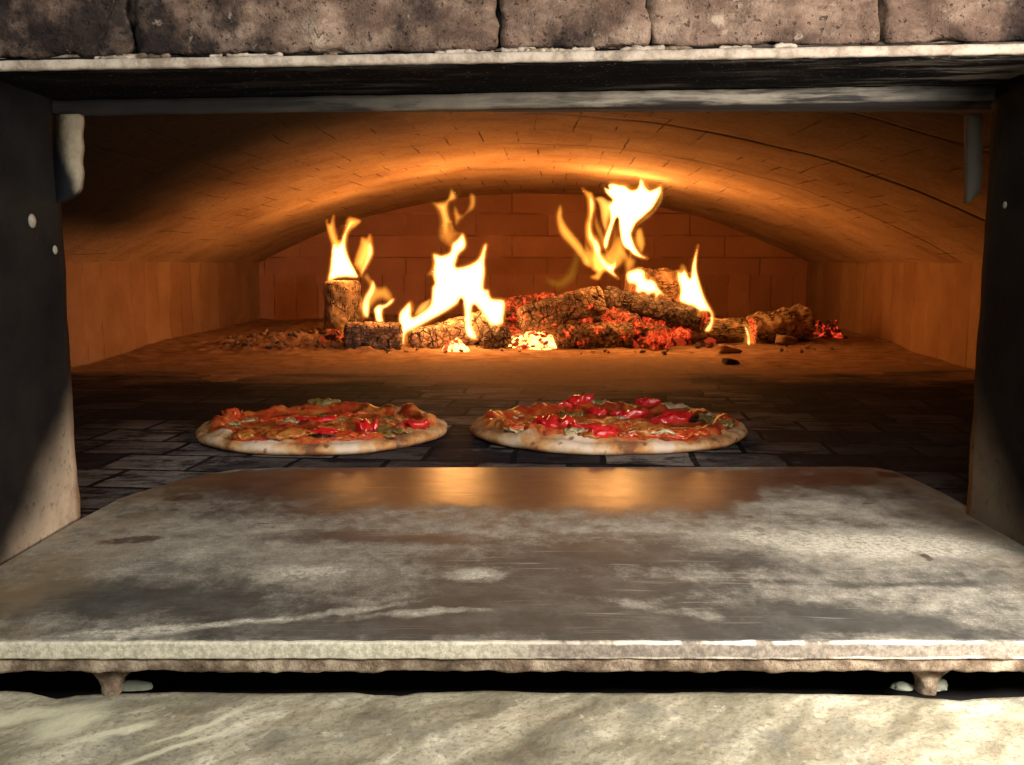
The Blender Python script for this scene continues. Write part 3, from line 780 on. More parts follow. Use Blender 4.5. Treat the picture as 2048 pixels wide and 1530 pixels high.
T1 = [('pepper', 736, 856, .014, .012, .0085, .1, 0), ('charred', 722, 842, .0035, .004, .0016, 0, 0), ('pepper', 650, 862, .017, .005, .004, -.15, .1),
      ('charred', 612, 868, .008, .005, .004, .5, 0), ('charred', 640, 879, .014, .003, .003, -.2, 0), ('cheese', 690, 868, .010, .006, .003, .3, 0),
      ('olive', 648, 812, .020, .012, .006, .1, -.05), ('olive', 668, 818, .016, .010, .006, -.2, -.1), ('cheese', 578, 822, .013, .009, .004, 0, 0),
      ('cheese', 500, 832, .014, .009, .004, .2, 0), ('olive', 468, 850, .012, .008, .004, -.4, 0), ('cheese', 462, 842, .010, .007, .004, .4, 0),
      ('tomato', 545, 822, .016, .010, .006, .1, 0), ('tomato', 600, 832, .026, .009, .005, .1, 0), ('pepper', 640, 836, .024, .007, .004, .1, 0),
      ('tomato', 705, 822, .024, .012, .006, 0, 0), ('tomato', 455, 832, .012, .009, .007, 0, 0), ('olive', 800, 865, .022, .008, .004, -.5, 0),
      ('olive', 785, 850, .016, .007, .004, -.1, 0), ('olive', 820, 880, .016, .006, .004, -.4, 0), ('pepper', 838, 845, .014, .008, .004, 0, 0),
      ('cheeseb', 560, 878, .022, .010, .006, .1, 0), ('cheeseb', 490, 868, .018, .010, .006, 0, 0), ('cheeseb', 800, 820, .018, .009, .006, .1, 0),
      ('cheeseb', 700, 888, .020, .006, .005, 0, 0), ('tomato', 745, 885, .020, .007, .005, 0, 0), ('cheeseb', 600, 858, .012, .006, .004, 0, 0),
      ('tomato', 770, 868, .014, .006, .004, 0, 0), ('olive', 770, 835, .012, .007, .004, .2, 0), ('cheeseb', 560, 845, .016, .006, .004, .1, 0)]
pL = PZ(648, 915, .0); pLb = PZ(648, 802, .021)
cyL = (pL.y + pLb.y) / 2
ryL = (pLb.y - pL.y) / 2
def xa(u, y): return P(u, 870, y).x
x0, x1 = xa(398, cyL), xa(898, cyL)
pizza((x0 + x1) / 2, cyL, (x1 - x0) / 2, ryL, 3.3, 'baked pizza on the left with a pale floured rim and one glossy domed red pepper', T1, [(-2.0, .35, .1), (-1.2, .3, -.1)])
T2 = [('pepper', 1110, 848, .022, .014, .0085, -.3, 0), ('pepper', 1190, 862, .026, .010, .0075, -.25, -.05), ('pepper', 1205, 872, .014, .007, .005, 0, 0),
      ('pepper', 1150, 806, .016, .010, .006, .2, .15), ('pepper', 1118, 810, .014, .007, .004, .4, .1), ('pepper', 1196, 825, .013, .008, .006, -.2, 0),
      ('pepper', 1262, 814, .022, .008, .006, .1, .05), ('pepper', 1310, 806, .016, .007, .006, -.1, 0), ('pepper', 1340, 839, .026, .009, .008, .12, .1),
      ('charred', 1390, 836, .014, .006, .004, -.35, 0), ('olive', 1138, 825, .015, .006, .005, -.3, 0), ('olive', 1185, 808, .014, .006, .004, -.2, 0),
      ('cheese', 1040, 824, .014, .006, .004, .3, 0), ('cheese', 975, 862, .014, .012, .004, .6, 0), ('olive', 1250, 858, .018, .008, .004, -.1, 0),
      ('cheese', 1322, 872, .020, .008, .004, -.1, 0), ('cheese', 1290, 864, .016, .007, .004, .1, 0), ('cheese', 1240, 830, .012, .007, .004, 0, 0),
      ('olive', 1270, 824, .014, .006, .004, .1, 0), ('cheese', 1372, 818, .016, .006, .005, -.2, 0), ('olive', 1428, 826, .018, .010, .006, -.4, 0),
      ('cheese', 1415, 822, .010, .006, .005, -.1, 0), ('olive', 1452, 852, .012, .010, .006, -.6, 0), ('cheese', 1140, 872, .013, .006, .004, 0, 0),
      ('tomato', 1020, 850, .020, .009, .004, 0, 0), ('tomato', 1150, 850, .013, .008, .006, 0, 0), ('tomato', 1385, 885, .030, .010, .006, 0, 0),
      ('tomato', 1240, 848, .015, .006, .004, 0, 0), ('cheeseb', 1360, 900, .024, .007, .006, .1, 0), ('cheeseb', 1180, 885, .022, .007, .005, 0, 0),
      ('charred', 1228, 886, .009, .004, .003, .1, 0), ('tomato', 1270, 884, .012, .006, .004, 0, 0), ('cheeseb', 1085, 858, .014, .008, .004, 0, 0),
      ('olive', 1360, 825, .012, .006, .005, 0, 0), ('cheeseb', 1070, 830, .018, .008, .004, .2, 0), ('tomato', 1420, 868, .018, .007, .005, 0, 0),
      ('tomato', 1462, 838, .012, .008, .005, 0, 0), ('cheeseb', 1225, 815, .012, .006, .005, 0, 0)]
pR = PZ(1210, 914, .0); pRb = PZ(1210, 800, .021); cyR = (pR.y + pRb.y) / 2; ryR = (pRb.y - pR.y) / 2
x0, x1 = xa(934, cyR), xa(1490, cyR)
pizza((x0 + x1) / 2, cyR, (x1 - x0) / 2, ryR, 8.1, 'baked pizza on the right covered in many bright red pepper pieces', T2, [(-2.3, .35, .35), (-1.7, .3, .2), (0, .3, .25)])

# ================================================================ FIREWOOD
MW = dict(ash=mat_char('ashy_charcoal', (.40, .27, .19)), grid=mat_char('grid_cracked_charcoal', (.42, .29, .21), grid_=True), bark=mat_char('scorched_bark', (.38, .25, .14), bark=True),
          dark=mat_char('black_charcoal', (.13, .09, .07)), glow=mat_char('glowing_charcoal', (.13, .07, .05), 1.35, thr=.44),
          under=mat_char('ember_sided_charcoal', (.29, .19, .13), 1.9, thr=.55), pale=mat_char('pale_fresh_wood', (.55, .33, .18), bark=True),
          hot=mat_ember('white_hot_embers', 7.0, .36, (1, .42, .10)), ember=mat_ember('red_embers', 1.35, .45, (1, .12, .03)), coal=mat_ember('dim_embers', .8, .54, (1, .10, .02)))
def log(name, label, p0, p1, r0, r1, mat, seed, sq=.8, flat=1.0, up=0., endmat=None, bend=0., cap=.25, lump=.10, cat='firewood log', group=None):
    """charred log from p0 to p1; own origin at its lower end; end faces are a child"""
    p0 = Vector(p0); p1 = Vector(p1); ax = p1 - p0; L = ax.length; z = ax.normalized()
    ref = Vector((0, 0, 1)) if abs(z.z) < .9 else Vector((0, -1, 0))
    x = (ref - z * ref.dot(z)).normalized(); y = z.cross(x)
    base = p0 if p0.z < p1.z else p1
    n_, m_ = max(20, int(L / .003)), 84
    vs, fs, uv = [], [], []
    def pt(t, rr, a):
        r = (r0 + (r1 - r0) * t) * rr
        ca, sa = math.cos(a + up), math.sin(a + up)
        k = (abs(ca) ** (2 / sq * 1.0) + abs(sa) ** (2 / sq)) ** (-sq / 2) if sq < 1 else 1
        c = p0 + ax * t + x * bend * L * math.sin(math.pi * t)
        q = c + (x * ca * flat + y * sa) * r * k
        d = fb((t * L * 1.0, math.cos(a) * r, math.sin(a) * r), 26, 4, seed) * lump * 1.5 * r0 + .7 * lump * r0 * fb((t * L, math.cos(a) * r, math.sin(a) * r), 90, 3, seed + 1)
        return q + (x * ca + y * sa) * d - base
    rows = []
    for k in range(n_ + 1):
        t = k / n_; e = min(t, 1 - t) * L / max(r0, r1)
        rr = 1 - .14 * max(0, 1 - e / .14) ** 2
        rows.append((t, rr))
    for t, rr in rows:
        for i in range(m_ + 1):
            a = 2 * math.pi * i / m_
            vs.append(pt(t, rr, 2 * math.pi * (i % m_) / m_)); uv.append((t * L, a * r0))
    for k in range(n_):
        for i in range(m_): fs.append((k * (m_ + 1) + i, k * (m_ + 1) + i + 1, (k + 1) * (m_ + 1) + i + 1, (k + 1) * (m_ + 1) + i))
    o = mesh(name, vs, fs, mat, uv=uv); o.location = base
    tag(o, label, cat, group)
    for t, s in ((0, -1), (1, 1)):
        vs, fs, uv = [], [], []
        for j in range(15):
            q = 1 - j / 14
            for i in range(m_):
                a = 2 * math.pi * i / m_
                v = pt(t, .86 * q, a) + z * s * (cap * r0 * .25 * (1 - q * q) + .0015 * fb((q * math.cos(a) * r0, q * math.sin(a) * r0, t), 120, 4, seed)) * (1 if j else 0)
                vs.append(v); uv.append((q * r0 * math.cos(a), q * r0 * math.sin(a)))
        for j in range(14):
            for i in range(m_):
                f = (j * m_ + i, j * m_ + (i + 1) % m_, (j + 1) * m_ + (i + 1) % m_, (j + 1) * m_ + i)
                fs.append(f if s < 0 else tuple(reversed(f)))
        mesh('cut_end', vs, fs, endmat or mat, o, uv=uv)
    return o
# upright stump
a = P(687, 668, 2.36); b = P(686, 562, 2.36)
log('upright_log', 'upright round log with bark, flames leaping off its top', (a.x, 2.36, .004), (b.x - .002, 2.36, b.z), .050, .047, MW['bark'], 1, 1.0, endmat=MW['pale'], lump=.09, cap=.1)
a = P(690, 671, 2.06); b = P(803, 673, 2.08)
log('charred_block', 'squarish charred block with a grid of cracks, below the upright log', a, b, .0345, .0345, MW['grid'], 2, .35, .85, lump=.07, group=None, cat='firewood block')
a = P(820, 684, 2.10); b = P(990, 650, 2.16)
log('split_log', 'split charred log sloping up to the right under the middle flame', a, b, .027, .036, MW['ash'], 3, .6, 1.0, .4, lump=.14)
a = P(962, 682, 2.11); b = P(1018, 680, 2.13)
log('charred_chunk', 'small dark charred chunk at the foot of the middle flame', a, b, .027, .030, MW['dark'], 4, .7, lump=.25, cat='firewood chunk')
a = P(1042, 640, 2.11); b = P(1200, 598, 2.16)
log('charred_log', 'thick cracked log leaning on the heap with a red glowing underside', a, b, .030, .036, MW['under'], 5, .55, .95, .5, lump=.12)
a = P(1112, 677, 2.12); b = P(1262, 676, 2.14)
log('charred_log', 'dark cracked log lying flat beneath the leaning log', a, b, .034, .034, MW['under'], 6, .7, lump=.16)
a = P(1212, 592, 2.24); b = P(1408, 640, 2.13)
log('black_log', 'black log sloping down to the right with a flame curling from its end', a, b, .027, .030, MW['dark'], 7, .75, .9, .3, endmat=MW['glow'], lump=.14)
a = P(1262, 580, 2.42); b = P(1372, 584, 2.46)
log('pale_log', 'pale unburnt log standing behind the fire heap', a, b, .056, .056, MW['pale'], 8, .7, 1.0, lump=.08)
a = P(1372, 664, 2.16); b = P(1490, 664, 2.18)
log('short_log', 'short barked log lying on the ash right of the black log', a, b, .030, .032, MW['bark'], 9, .9, lump=.12, endmat=MW['hot'])
a = P(1500, 660, 2.18); b = P(1610, 646, 2.22)
log('thick_log', 'thick burnt log at the right end with glowing ends', a, b, .033, .044, MW['bark'], 10, .75, lump=.16, endmat=MW['glow'])
a = P(1010, 618, 2.38); b = P(1110, 614, 2.38)
log('glowing_log', 'red glowing log lying behind, between the two big flames', a, b, .030, .036, MW['glow'], 11, .7, lump=.2)
a = P(1215, 640, 2.20); b = P(1330, 690, 2.10)
log('ember_log', 'log burnt to red embers in the middle of the heap', a, b, .034, .028, MW['glow'], 12, .8, lump=.25)
a = P(1300, 655, 2.20); b = P(1380, 680, 2.14)
log('ember_log', 'dark ember crusted log under the lower end of the black log', a, b, .034, .026, MW['glow'], 13, .8, lump=.25)

# ember heaps (glowing beds nobody could count)
def heap(label, cx, cy, rx, ry, h, mat, seed, amp=.4):
    v_, f_ = grid(90, 70, lambda a, b: (rx * (2 * a - 1), ry * (2 * b - 1),
        -.012 + (h + .012) * max(0, (1 - (2 * a - 1) ** 2)) ** .7 * max(0, (1 - (2 * b - 1) ** 2)) ** .7 * (1 + amp * fb((rx * (2 * a - 1), ry * (2 * b - 1), 0), 40, 5, seed))))
    o = mesh('ember_bed', v_, f_, mat, loc=(cx, cy, .004)); tag(o, label, 'embers', kind='stuff'); return o
heap('red ember heap in the centre of the fire', P(1270, 600, 2.25).x, 2.27, .17, .13, .105, MW['ember'], 1)
heap('yellow hot embers between the logs under the leaning log', P(1062, 680, 2.13).x, 2.16, .075, .075, .034, MW['hot'], 2, .3)
heap('hot ember patch at the foot of the split log', P(912, 690, 2.06).x, 2.055, .036, .026, .024, MW['hot'], 3, .3)
heap('small red ember patch left of the charred block', P(660, 670, 2.16).x, 2.18, .045, .06, .030, MW['ember'], 4)
heap('red ember pile alone near the right wall', P(1660, 665, 2.3).x, 2.32, .045, .04, .036, MW['ember'], 5, .8)
heap('embers spread behind the middle flame', P(960, 660, 2.3).x, 2.34, .16, .10, .045, MW['ember'], 6)
def lump_mesh(seed, s=(1, 1, 1), rough=.35, sub=3):
    bm = bmesh.new(); bmesh.ops.create_icosphere(bm, subdivisions=sub, radius=1)
    for v in bm.verts:
        c = v.co.copy(); q = Vector([math.copysign(abs(k) ** .65, k) for k in c])
        v.co = Vector((q.x * s[0], q.y * s[1], q.z * s[2])) * (1 + rough * fb(c, 1.3, 4, seed))
    me = bpy.data.meshes.new('coal'); bm.to_mesh(me); bm.free(); me.shade_smooth(); return me
coal_me = [lump_mesh(k, (1, .7, .6)) for k in range(8)]
def scatter(name, label, cat, group, n, fn, mats):
    vars_ = {}
    for k in range(n):
        loc, s = fn(k)
        mi = random.randrange(len(mats)); ci = random.randrange(8)
        if (mi, ci) not in vars_:
            me = coal_me[ci].copy(); me.materials.append(mats[mi]); vars_[(mi, ci)] = me
        o = bpy.data.objects.new(name, vars_[(mi, ci)]); C.objects.link(o)
        o.location = loc; o.scale = (s, s * random.uniform(.7, 1.1), s * random.uniform(.5, 1))
        o.rotation_euler = (random.uniform(-.5, .5), random.uniform(-.5, .5), random.uniform(0, 6.28))
        tag(o, label, cat, group)
def centre(k):
    t = random.random(); u = random.uniform(1195, 1420); v = 700 - random.random() ** .8 * (95 if u < 1330 else 95 - (u - 1330) * .55)
    y = 2.10 + (700 - v) * .0016; p = P(u, v, y); return (p.x, y, max(.012, p.z)), random.uniform(.007, .016)
scatter('glowing_coal', 'glowing red coal in the central heap under the black log', 'coal', 'coals of the central heap', 85, centre, [MW['ember'], MW['coal'], MW['coal'], MW['dark']])
def hotc(k):
    u = random.uniform(1012, 1105); v = random.uniform(668, 694); y = 2.08 + (694 - v) * .002; p = P(u, v, y); return (p.x, y, max(.008, p.z)), random.uniform(.004, .009)
scatter('hot_coal', 'small yellow hot coal in the gap below the leaning log', 'coal', 'hot coals below the leaning log', 26, hotc, [MW['hot'], MW['hot'], MW['ember']])
def rightc(k):
    u = random.uniform(1628, 1692); v = random.uniform(656, 680) + abs(u - 1655) * .2; y = 2.26; p = P(u, v, y); return (p.x, y + random.uniform(-.02, .02), max(.01, p.z)), random.uniform(.005, .010)
scatter('red_coal', 'red coal in the small pile alone near the right wall', 'coal', 'coals near the right wall', 12, rightc, [MW['ember'], MW['coal']])
def leftc(k):
    u = random.uniform(625, 690); v = random.uniform(662, 690); y = 2.12; p = P(u, v, y); return (p.x, y, max(.01, p.z)), random.uniform(.005, .009)
scatter('red_coal', 'red coal beside the left end of the charred block', 'coal', 'coals left of the charred block', 12, leftc, [MW['ember'], MW['coal']])
def debris(k):
    r = random.random()
    if r < .60: u = random.uniform(440, 720); v = random.uniform(672, 708)
    else: u = random.uniform(700, 1700); v = random.uniform(696, 712)
    y = 2.02 + (708 - v) * .007; p = P(u, v, y)
    return (p.x, y, ash_z(p.x, y) + .004), random.uniform(.003, .009) * (1 if r < .6 else .7)
m_deb = simple('ashy_charcoal_bit', (.20, .125, .08), .95, 70, .6, .003); m_deb2 = simple('dark_charcoal_bit', (.05, .03, .024), .9, 70, .5, .003)
scatter('charcoal_bit', 'crumbled bit of charcoal along the front edge of the fire', 'charcoal', 'charcoal crumbled along the fire', 130, debris, [m_deb, m_deb, m_deb2])
def single(u, v, s, lab, mat, seed):
    p = PZ(u, v, .012); me = lump_mesh(seed, (1.2, .8, .5)); me.materials.append(mat)
    o = bpy.data.objects.new('charcoal_bit', me); C.objects.link(o); o.location = (p.x, p.y, ash_z(p.x, p.y) + s * .3); o.scale = (s, s, s); o.rotation_euler = (0, .15, .4)
    tag(o, lab, 'charcoal')
single(1462, 716, .014, 'black charcoal bit lying alone on the ash right of centre', m_deb2, 31)
single(1457, 700, .019, 'rounded tan lump just behind the lone black charcoal bit', simple('tan_lump', (.36, .22, .13), .9), 32)
single(1572, 688, .022, 'rounded lump at the foot of the thick right log', simple('tan_lump_dark', (.24, .15, .09), .9), 33)

# ================================================================ FLAMES
def mat_fire(name, col, strength):
    m = bpy.data.materials.new(name); m.use_nodes = True; t = m.node_tree; t.nodes.clear()
    o = t.nodes.new('ShaderNodeOutputMaterial'); e = t.nodes.new('ShaderNodeEmission')
    e.inputs[0].default_value = (*col, 1); e.inputs[1].default_value = strength
    t.links.new(e.outputs[0], o.inputs['Volume']); return m
MF = dict(core=mat_fire('flame_core', (1, .50, .15), 420), mid=mat_fire('flame_body', (1, .40, .06), 110),
          soft=mat_fire('flame_veil', (1, .33, .035), 34), fringe=mat_fire('flame_fringe', (1, .26, .02), 42), olive=mat_fire('flame_haze', (.85, .50, .03), 9),
          halo=mat_fire('flame_halo', (1, .36, .05), 9), glow=mat_fire('flame_faint', (1, .36, .04), 60))
def smooth_poly(pts, step):
    n = len(pts); out = []
    for i in range(n):
        p0, p1, p2, p3 = [Vector(pts[(i + k) % n]) for k in (-1, 0, 1, 2)]
        m_ = max(2, int((p2 - p1).length / step))
        for k in range(m_):
            t = k / m_
            q = .5 * ((2 * p1) + (p2 - p0) * t + (2 * p0 - 5 * p1 + 4 * p2 - p3) * t * t + (3 * p1 - p0 - 3 * p2 + p3) * t ** 3)
            out.append((p1 * .35 + p2 * 0 + q * .65) if 0 else q)
    return out
def flame_mesh(name, poly_px, y, mat, parent, origin, hmax=.022, k=.9, grow=0.0, seed=0, wob=.02, sharp=.013, expo=1.75):
    pts = [(P(u, v, y).x, P(u, v, y).z) for u, v in poly_px]
    pts = smooth_poly(pts, .0025)
    if grow:
        n = len(pts); A = sum(pts[i].x * pts[(i + 1) % n].y - pts[(i + 1) % n].x * pts[i].y for i in range(n)); s = 1 if A > 0 else -1
        new = []
        for i in range(n):
            d = (pts[(i + 2) % n] - pts[i - 2]);
            d = d.normalized() if d.length > 0 else Vector((1, 0))
            new.append(pts[i] + Vector((d.y, -d.x)) * s * grow)
        pts = new
    xs = np.array([p.x for p in pts]); zs = np.array([p.y for p in pts])
    g = .0032; inner = []
    gx, gz = np.meshgrid(np.arange(xs.min(), xs.max(), g), np.arange(zs.min(), zs.max(), g))
    gx = gx.ravel() + (np.random.RandomState(1).rand(gx.size) - .5) * g * .5; gz = gz.ravel()
    x1, z1 = np.roll(xs, -1), np.roll(zs, -1)
    inside = np.zeros(gx.size, bool)
    for i in range(len(xs)):
        c = ((zs[i] > gz) != (z1[i] > gz))
        with np.errstate(divide='ignore', invalid='ignore'):
            xi = (x1[i] - xs[i]) * (gz - zs[i]) / (z1[i] - zs[i] if z1[i] != zs[i] else 1e-12) + xs[i]
        inside ^= c & (gx < xi)
    def dist(px, pz):
        d = np.full(px.shape, 1e9)
        for i in range(len(xs)):
            ex, ez = x1[i] - xs[i], z1[i] - zs[i]; l2 = ex * ex + ez * ez + 1e-14
            t = np.clip(((px - xs[i]) * ex + (pz - zs[i]) * ez) / l2, 0, 1)
            d = np.minimum(d, np.hypot(px - xs[i] - t * ex, pz - zs[i] - t * ez))
        return d
    gx, gz = gx[inside], gz[inside]; dd = dist(gx, gz); ok = dd > .0012; gx, gz = gx[ok], gz[ok]
    coords = [Vector((a, b)) for a, b in zip(xs, zs)] + [Vector((a, b)) for a, b in zip(gx, gz)]
    nb = len(xs)
    r = delaunay_2d_cdt(coords, [(i, (i + 1) % nb) for i in range(nb)], [], 1, 1e-6)
    v2, e2, f2, ov = r[0], r[1], r[2], r[3]
    # keep faces whose centre is inside
    cen = np.array([[sum(v2[i].x for i in f) / len(f), sum(v2[i].y for i in f) / len(f)] for f in f2])
    ins = np.zeros(len(cen), bool)
    for i in range(nb):
        c = ((zs[i] > cen[:, 1]) != (z1[i] > cen[:, 1]))
        xi = (x1[i] - xs[i]) * (cen[:, 1] - zs[i]) / (z1[i] - zs[i] if z1[i] != zs[i] else 1e-12) + xs[i]
        ins ^= c & (cen[:, 0] < xi)
    f2 = [list(f) for f, t in zip(f2, ins) if t]
    vx = np.array([v.x for v in v2]); vz = np.array([v.y for v in v2])
    for _ in range(4):
        ec = {}
        for f in f2:
            for a_, b_ in zip(f, f[1:] + f[:1]): ec[(min(a_, b_), max(a_, b_))] = ec.get((min(a_, b_), max(a_, b_)), 0) + 1
        be = [e for e, c_ in ec.items() if c_ == 1]; B = {q for e in be for q in e}
        g2 = [f for f in f2 if not all(q in B for q in f)]
        if len(g2) == len(f2): break
        f2 = g2
    f2 = [f for f in f2 if not all(q in B for q in f)]
    xs = np.array([vx[a_] for a_, b_ in be]); zs = np.array([vz[a_] for a_, b_ in be]); x1 = np.array([vx[b_] for a_, b_ in be]); z1 = np.array([vz[b_] for a_, b_ in be])
    D = np.maximum(dist(vx, vz), 1e-4)
    for q in B: D[q] = 0
    h = hmax * (1 - np.exp(-(D / sharp) ** expo)) * k
    vs = []; nv = len(v2)
    yo = [wob * noise.noise(Vector((vx[i] * 9 + seed, vz[i] * 9, seed))) for i in range(nv)]
    O = Vector(origin)
    for s in (-1, 1):
        for i in range(nv): vs.append(Vector((vx[i], y + yo[i] + s * h[i], vz[i])) - O)
    mp = [i if D[i] == 0 else i + nv for i in range(nv)]
    fs = [tuple(f) for f in f2] + [tuple(mp[i] for i in reversed(f)) for f in f2]
    bm = bmesh.new(); bv = [bm.verts.new(v) for v in vs]
    for f in fs:
        try: bm.faces.new([bv[i] for i in f])
        except Exception: pass
    bmesh.ops.delete(bm, geom=[v for v in bm.verts if not v.link_faces], context='VERTS')
    bmesh.ops.recalc_face_normals(bm, faces=bm.faces)
    o = link_bm(name, bm, mat, parent); return o
def crop(pts, x0, y0, s): return [(x0 + a / s, y0 + b / s) for a, b in pts]
def flame(label, layers, y, group='flames of the wood fire'):
    u, v = layers[0][1][0]
    org = P(sum(a for a, b in layers[0][1]) / len(layers[0][1]), max(b for a, b in layers[0][1]), y)
    t = tag(empty('flame', org), label, 'flame', group)
    for i, (kind, poly, yy, kw) in enumerate(layers):
        flame_mesh({'core': 'flame_core', 'fringe': 'flame_fringe', 'mid': 'flame_tongue', 'soft': 'flame_veil', 'olive': 'flame_haze', 'glow': 'flame_wisp', 'halo': 'flame_halo'}[kind], poly, yy, MF[kind], t, org, seed=i + org.x * 10, **kw)
c3 = lambda p: crop(p, 600, 400, 4.452)
cu = lambda p: crop(p, 820, 360, 5.885)
cr_ = lambda p: crop(p, 1080, 340, 5.463)
c4 = lambda p: crop(p, 980, 330, 3.731)
fringe = dict(grow=.0042, hmax=.012, sharp=.007, expo=1.7)
s1 = c3([(245, 722), (258, 620), (272, 500), (280, 410), (262, 340), (240, 260), (232, 175), (262, 210), (300, 130), (305, 200), (320, 290), (350, 355), (375, 310), (400, 240), (425, 165), (470, 155), (545, 185), (500, 235), (450, 270), (425, 320), (415, 400), (430, 480), (460, 560), (500, 640), (512, 692), (400, 690), (320, 700)])
s1c = c3([(245, 722), (258, 620), (272, 500), (283, 415), (300, 385), (330, 400), (360, 380), (380, 320), (410, 250), (440, 195), (470, 195), (440, 250), (415, 310), (408, 400), (425, 480), (458, 560), (500, 640), (512, 692), (400, 690), (320, 700)])
s2 = c3([(480, 570), (500, 480), (525, 400), (545, 330), (585, 340), (620, 300), (640, 370), (655, 470), (620, 560), (575, 640), (545, 685), (530, 640), (500, 600)])
s2c = c3([(600, 400), (630, 380), (650, 465), (612, 560), (572, 635), (545, 682), (548, 620), (570, 560), (590, 490)])
flame('forked flame rising from the top of the upright log', [('core', s1c, 2.335, {}), ('mid', s1, 2.335, dict(hmax=.014)), ('fringe', s1, 2.335, fringe)], 2.335)
flame('narrow detached flame just right of the upright log top', [('core', s2c, 2.33, dict(hmax=.014)), ('mid', s2, 2.33, dict(hmax=.010)), ('fringe', s2, 2.33, fringe)], 2.33)
s3 = c3([(645, 715), (672, 770), (660, 830), (625, 900), (620, 980), (610, 1045), (575, 1045), (550, 1000), (548, 930), (570, 860), (610, 790)])
s3v = c3([(560, 690), (600, 640), (650, 700), (700, 760), (780, 760), (840, 850), (810, 920), (720, 900), (650, 960), (610, 1000), (560, 960), (590, 860), (620, 780)])
s4 = c3([(690, 1088), (670, 1020), (662, 970), (700, 930), (760, 925), (815, 880), (845, 880), (830, 915), (780, 955), (750, 970), (742, 1020), (748, 1088)])
flame('curved flame low behind the charred block, nearest the upright log', [('core', s3, 2.2, dict(hmax=.014)), ('fringe', s3, 2.2, fringe), ('glow', s3v, 2.22, dict(hmax=.012))], 2.2)
flame('small hooked flame standing on the charred block', [('core', s4, 2.14, dict(hmax=.012, sharp=.008)), ('fringe', s4, 2.14, fringe)], 2.14)
m1 = c3([(880, 1060), (890, 1000), (930, 950), (980, 905), (1000, 960), (1003, 1035), (1060, 1010), (1130, 960), (1165, 900), (1175, 780), (1195, 740), (1180, 660), (1190, 560), (1185, 478), (1260, 490), (1330, 462), (1350, 390), (1400, 345), (1450, 295), (1478, 370), (1470, 430), (1420, 480), (1402, 520), (1390, 590), (1450, 590), (1530, 560), (1590, 510), (1635, 400), (1665, 395), (1652, 480), (1645, 560), (1650, 640), (1640, 780), (1680, 800), (1710, 870), (1825, 900), (1815, 1060), (1800, 1110), (1700, 1120), (1650, 1050), (1600, 980), (1545, 940), (1535, 1100), (1580, 1225), (1530, 1240), (1470, 1180), (1460, 980), (1440, 880), (1400, 930), (1280, 1010), (1170, 1070), (1060, 1130), (950, 1190), (925, 1300), (905, 1280), (895, 1150)])
m1w = c3([(1110, 680), (1160, 600), (1185, 500), (1200, 600), (1195, 700), (1160, 680)])
m1x = c3([(1010, 1030), (1060, 930), (1160, 870), (1175, 900), (1130, 990), (1060, 1030)])
flame('broad white middle flame sweeping up from the split log', [('core', m1, 2.1, dict(wob=.035)), ('fringe', m1, 2.1, dict(grow=.0055, hmax=.014, sharp=.008, expo=1.7)), ('soft', m1w, 2.1, dict(hmax=.012, sharp=.006)), ('mid', m1x, 2.12, dict(hmax=.010, sharp=.008))], 2.1)
m2 = cu([(500, 800), (430, 790), (380, 750), (330, 700), (320, 600), (330, 480), (305, 380), (250, 300), (215, 235), (330, 235), (430, 200), (450, 110), (490, 65), (550, 150), (600, 65), (592, 160), (550, 250), (480, 280), (480, 380), (520, 500), (540, 570), (610, 620), (560, 700)])
m2c = cu([(400, 640), (380, 560), (370, 470), (340, 370), (290, 290), (340, 265), (420, 250), (470, 150), (500, 110), (550, 180), (530, 240), (460, 280), (460, 390), (495, 500), (520, 580), (490, 610), (460, 520), (440, 640)])
m2w = cu([(720, 140), (785, 190), (775, 330), (690, 400), (610, 470), (540, 560), (510, 470), (500, 350), (540, 290), (610, 400), (680, 300), (690, 180)])
flame('detached yellow flame above the broad middle flame', [('mid', m2c, 2.13, dict(hmax=.010, sharp=.010)), ('soft', m2, 2.13, dict(hmax=.014)), ('glow', m2w, 2.14, dict(hmax=.020, sharp=.015))], 2.13)
b1 = cr_([(745, 160), (790, 135), (870, 150), (940, 160), (1000, 205), (1060, 200), (1090, 150), (1100, 80), (1140, 110), (1160, 170), (1200, 215), (1260, 200), (1320, 175), (1325, 240), (1290, 320), (1230, 420), (1150, 500), (1060, 580), (1025, 650), (1008, 700), (1030, 780), (1060, 850), (1110, 920), (1180, 968), (1100, 960), (1020, 925), (980, 880), (930, 850), (890, 780), (870, 660), (860, 560), (848, 520), (820, 570), (790, 660), (760, 760), (735, 850), (700, 860), (690, 780), (720, 680), (760, 560), (760, 460), (740, 400), (790, 330), (760, 290), (720, 240), (705, 180), (755, 200)])
b1l = cr_([(600, 300), (680, 275), (760, 320), (800, 330), (800, 460), (760, 560), (730, 680), (690, 650), (665, 560), (650, 440), (635, 370)])
b1o = cr_([(1320, 175), (1360, 250), (1330, 370), (1230, 500), (1110, 590), (1050, 640), (1060, 590), (1150, 500), (1240, 420), (1300, 300)])
b2 = cr_([(460, 195), (520, 230), (570, 250), (600, 330), (605, 420), (580, 520), (570, 600), (580, 690), (640, 760), (670, 840), (680, 920), (740, 1000), (790, 1015), (830, 985), (838, 1060), (815, 1110), (875, 1195), (800, 1160), (720, 1110), (680, 1150), (640, 1203), (555, 1172), (610, 1130), (575, 1080), (570, 980), (560, 880), (520, 800), (495, 720), (495, 600), (520, 500), (522, 380), (510, 300)])
b2c = cr_([(540, 290), (585, 330), (590, 430), (560, 560), (560, 640), (590, 740), (640, 790), (665, 860), (670, 930), (740, 1010), (790, 1025), (830, 1000), (830, 1060), (810, 1110), (865, 1185), (790, 1150), (710, 1090), (640, 1000), (590, 900), (570, 800), (530, 740), (530, 600), (545, 500), (545, 400)])
